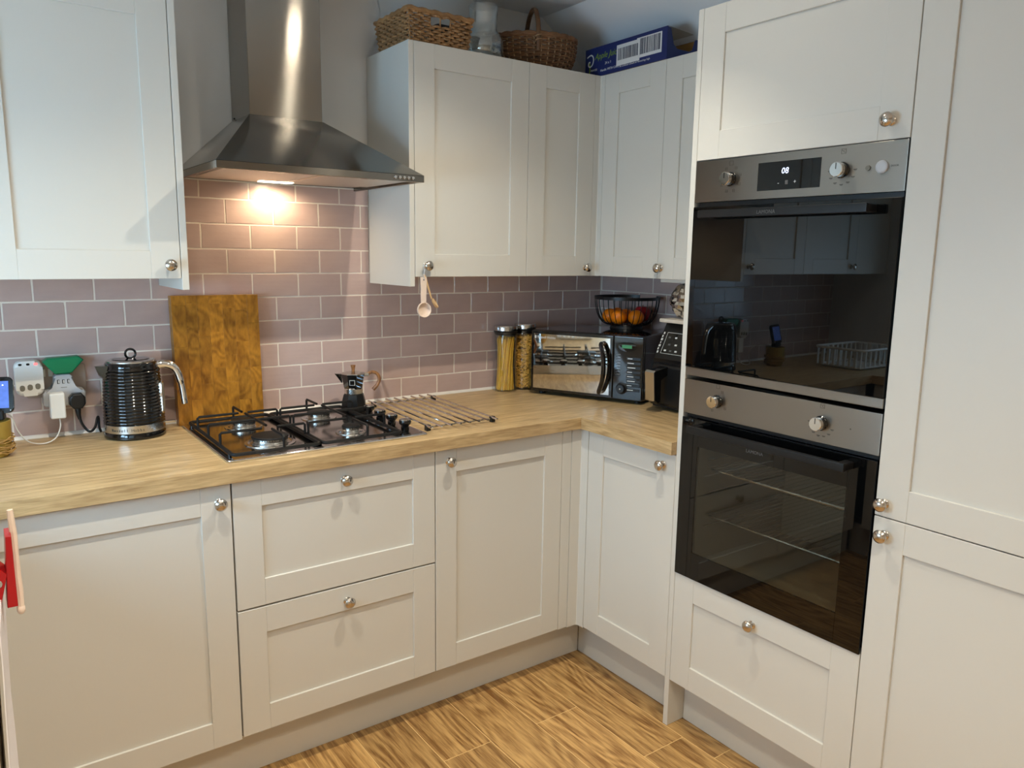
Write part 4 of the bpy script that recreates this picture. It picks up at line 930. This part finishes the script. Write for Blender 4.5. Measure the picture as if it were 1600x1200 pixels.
t = thing('white_plug', 'white charger plug in the left side of the adaptor', 'plug', (-2.094, -.051, .965))
obj('case', G().box(-2.1120, -2.0740, -.086, -.0506, .9750, 1.0480, .005, 3), 'white', t)
obj('cable', G().tube(bez([(-2.0900, -.070, .9755), (-2.0905, -.074, .950), (-2.1050, -.085, .922), (-2.1350, -.100, ZT+.0035), (-2.1700, -.085, ZT+.010), (-2.1920, -.060, .950), (-2.2050, -.070, .995), (-2.2350, -.120, 1.012), (-2.2600, -.160, 1.000)], 48), .0018, 7), 'white', t)
t = thing('black_plug', 'black kettle plug in the right side of the adaptor', 'plug', (-2.043, -.051, .99))
obj('case', G().prism([(-2.0540, .9980), (-2.0320, .9980), (-2.0230, 1.0110), (-2.0230, 1.0300), (-2.0320, 1.0420), (-2.0540, 1.0420), (-2.0640, 1.0300), (-2.0640, 1.0110)], -.083, -.0506, 1, .006, 3), 'black', t)
obj('strain_relief', G().tube([(-2.0430, -.066, 1.000), (-2.0425, -.068, .978), (-2.0400, -.069, .966)], .007, 10, rs=[.0085, .006, .0045]), 'black', t)
obj('cable', G().tube(bez([(-2.0405, -.069, .970), (-2.0340, -.068, .948), (-2.0180, -.065, .926), (-2.0020, -.055, .935), (-1.9920, -.040, .960), (-1.9880, -.030, .955), (-1.9885, -.034, ZT+.020), (-1.9860, -.045, ZT+.0075)], 40), .0036, 8), 'black', t)

# ------------------------------------------------------------------ tablet on a yellow raffia pot at the left edge
t = thing('raffia_pot', 'yellow pot wrapped in raffia at the left edge of the worktop', 'pot', (-2.255, -.170, ZT))
obj('pot', G().lathe([(0, .0005), (.036, .0005), (.044, .03), (.046, .095), (.043, .095), (.040, .012), (0, .010)], 28), 'yellow', t, True)
g = G()
for k in range(26):
    a0 = random.random()*6; zz = .030+random.uniform(-.018, .022)
    g.tube([((.0465+random.uniform(0, .006))*math.cos(a0+i*.28), (.0465+random.uniform(0, .006))*math.sin(a0+i*.28), zz+random.uniform(-.004, .004)) for i in range(9)], .0013, 5)
o = obj('raffia', g, 'raffia', t, True); o['kind'] = 'stuff'
t = thing('tablet', 'black tablet with a blue screen propped on the yellow pot', 'tablet', (-2.252, -.185, ZT+.098), R(-14))
obj('stand', G().box(-.03, .03, -.004, .022, -.001, .026, .003), 'black', t, True)
mt = Matrix.Rotation(R(-14), 4, 'X')
obj('case', G().prism(rrect(.104, .094, .012, 5, 0, .0640), -.006, .006, 1, .003, 3).mx(mt), 'blackgloss', t, True)
sc = obj('screen', G().box(-.042, .042, -.0066, -.0055, .030, .100).mx(mt), 'screen', t, True)
obj('screen_icon', G().box(.028, .031, -.0072, -.0062, .088, .091).mx(mt), 'icon', sc, True)
obj('case_light', G().sphere((.045, -.0055, .024), .0012, 8).mx(mt), 'icon', t, True)

# ------------------------------------------------------------------ dish rack on the left worktop (seen in the oven glass)
t = thing('dish_rack', 'white plastic dish drainer on the left worktop', 'dish rack', (-2.62, -.40, ZT))
g = G().tube([(a, b_, ZT+.10) for a, b_ in rrect(.36, .26, .03, 4, -2.62, -.40)], .006, 8, True).tube([(a, b_, ZT+.012) for a, b_ in rrect(.32, .22, .03, 4, -2.62, -.40)], .006, 8, True)
obj('frame', g, 'white', t)
for i, (a, b_) in enumerate(rect_path(-.16, .16, -.11, .11, 8)):
    obj('slat', G().box(-2.62+a*1.05-.006, -2.62+a*1.05+.006, -.40+b_*1.05-.002 if abs(b_) > .105 else -.40+b_*1.05-.006, -.40+b_*1.05+.002 if abs(b_) > .105 else -.40+b_*1.05+.006, ZT+.012, ZT+.100), 'white', t)
obj('base', G().box(-2.77, -2.47, -.50, -.30, ZT+.0006, ZT+.008, .003), 'white', t)

# ------------------------------------------------------------------ fridge edge with clipped papers at the left
t = thing('fridge', 'white fridge freezer standing just outside the left edge', 'fridge', (-2.63, -1.88, 0))
obj('body', G().box(-2.92, -2.39, -2.18, -1.575, .02, 1.72, .006, 2), 'fridge', t)
for a, b_ in ((.06, .70), (.706, 1.715)):
    d = obj('door', G().box(-2.388, -2.335, -2.178, -1.577, a, b_, .008, 3), 'fridge', t); zz = .60 if a < .5 else .80
    obj('handle', G().box(-2.336, -2.322, -1.66, -1.63, zz-.07 if a < .5 else zz, zz+.06 if a < .5 else zz+.22, .004, 2), 'greyplastic', d)
for xx, yy in ((-2.88, -2.14), (-2.88, -1.62), (-2.43, -2.14), (-2.43, -1.62)): obj('foot', G().lathe([(0, .0005), (.018, .0005), (.018, .021), (0, .021)], 12, (xx, yy, 0)), 'black', t)
YQ = -1.85
t = thing('red_clip', 'red plastic bulldog clip holding papers at the left edge of the picture', 'clip', Vector((-2.2807, -1.8500, 1.2035)))
a, b_ = Vector((-2.2779, -1.8500, 1.2333)), Vector((-2.2778, -1.8500, 1.1762))
obj('jaw', G().prism([(a.x-.001, a.z), (a.x+.003, a.z), (b_.x+.003, b_.z), (b_.x-.004, b_.z)], YQ-.012, YQ+.012, 1, .0008, 2), 'red', t)
obj('back_jaw', G().prism([(a.x-.012, a.z-.018), (a.x-.002, a.z-.030), (b_.x-.008, b_.z+.002), (b_.x-.018, b_.z+.002)], YQ-.012, YQ+.012, 1, .0008, 2), 'red', t)
obj('pivot', G().cyl((a.x-.009, YQ-.013, a.z-.036), (a.x-.009, YQ+.013, a.z-.036), .0035, 10), 'steel_plain', t)
c0 = [Vector((-2.2752, -1.8500, 1.2509)), Vector((-2.2743, -1.8500, 1.2310)), Vector((-2.2741, -1.8500, 1.2126)), Vector((-2.2745, -1.8500, 1.1967)), Vector((-2.2739, -1.8500, 1.1832)), Vector((-2.2740, -1.8500, 1.1709))]
t = thing('wooden_stick', 'pale wooden stick held upright by the red clip', 'stick', Vector((-2.2741, -1.8500, 1.1698)))
obj('shaft', G().tube([v+Vector((.0012, 0, 0)) for v in c0], .0026, 8, rs=[.0022, .0026, .0022, .0028, .0026, .0024]), 'beechp', t)
obj('tip', G().sphere(c0[-1]+Vector((.0012, 0, -.002)), .0031, 10, (1, 1, 1.5)), 'beechp', t)
def sheet(name, rows_, m, label, yy=(-1.92, -1.78)):
    """thin hanging sheet; each row gives x at its near and far edge and its height"""
    g = G(); bm = g.bm; rows = []
    for xa, xb, zz in rows_: rows.append([bm.verts.new((xa+(xb-xa)*j/4-.0006*k, yy[0]+(yy[1]-yy[0])*j/4, zz)) for k in (0, 1) for j in range(5)])
    for A, B in zip(rows[:-1], rows[1:]):
        for j in range(4): bm.faces.new((A[j], A[j+1], B[j+1], B[j])); bm.faces.new((A[5+j], A[6+j], B[6+j], B[5+j]))
        bm.faces.new((A[0], A[5], B[5], B[0])); bm.faces.new((A[4], A[9], B[9], B[4]))
    for A in (rows[0], rows[-1]):
        for j in range(4): bm.faces.new((A[j], A[j+1], A[6+j], A[5+j]))
    return tag(obj(name, g, m), label, 'paper')
sheet('paper_sheet', [(-2.2884, -2.2809, 1.1844), (-2.2888, -2.2814, 1.1554), (-2.2900, -2.2829, 1.1143), (-2.2913, -2.2843, 1.0663), (-2.2910, -2.2840, 1.0353), (-2.2912, -2.2841, 0.9914), (-2.2932, -2.2866, 0.9346)], 'paper', 'white paper sheet hanging from the red clip')
sheet('card_sheet', [(-2.2935, -2.2877, 1.1744), (-2.2955, -2.2901, 1.1164), (-2.2972, -2.2922, 1.0568), (-2.2983, -2.2934, 0.9952), (-2.3000, -2.2955, 0.9452)], 'beige', 'beige card behind the white hanging paper')

# ------------------------------------------------------------------ ceiling downlights
for i, (lx, ly) in enumerate(SPOTS):
    t = thing('ceiling_downlight', 'recessed ceiling spotlight above '+('the floor by the ovens', 'the sink side of the floor', 'the larder side, added fill behind the camera', 'the fridge side, added fill behind the camera')[i], 'downlight', (lx, ly, ZC-.008), 0, 'ceiling downlights')
    obj('trim_ring', G().lathe([(.028, .006), (.030, .0), (.043, .002), (.044, .0075), (.028, .0075)], 32, closed=True), 'steel_plain', t, True)
    le = obj('lens', G().lathe([(0, .0045), (.028, .0045), (.028, .0072), (0, .0072)], 28), 'lamp', t, True)
    sd = bpy.data.lights.new('downlight_beam', 'SPOT'); sd.energy = SPOT_W*(1 if i < 2 else 1.45); sd.color = SPOT_COL; sd.spot_size = SPOT_ANGLE; sd.spot_blend = SPOT_BLEND; sd.shadow_soft_size = .012  # the added rear fill pair burns brighter than the front pair
    so = bpy.data.objects.new('downlight_beam', sd); COL.objects.link(so); so.parent = le; so.location = (0, 0, -.012)
    if i == 0: so.rotation_euler = Vector((-.5*math.sin(R(13)), .87*math.sin(R(13)), -math.cos(R(13)))).to_track_quat('-Z', 'Y').to_euler()   # swivelled towards the hob wall
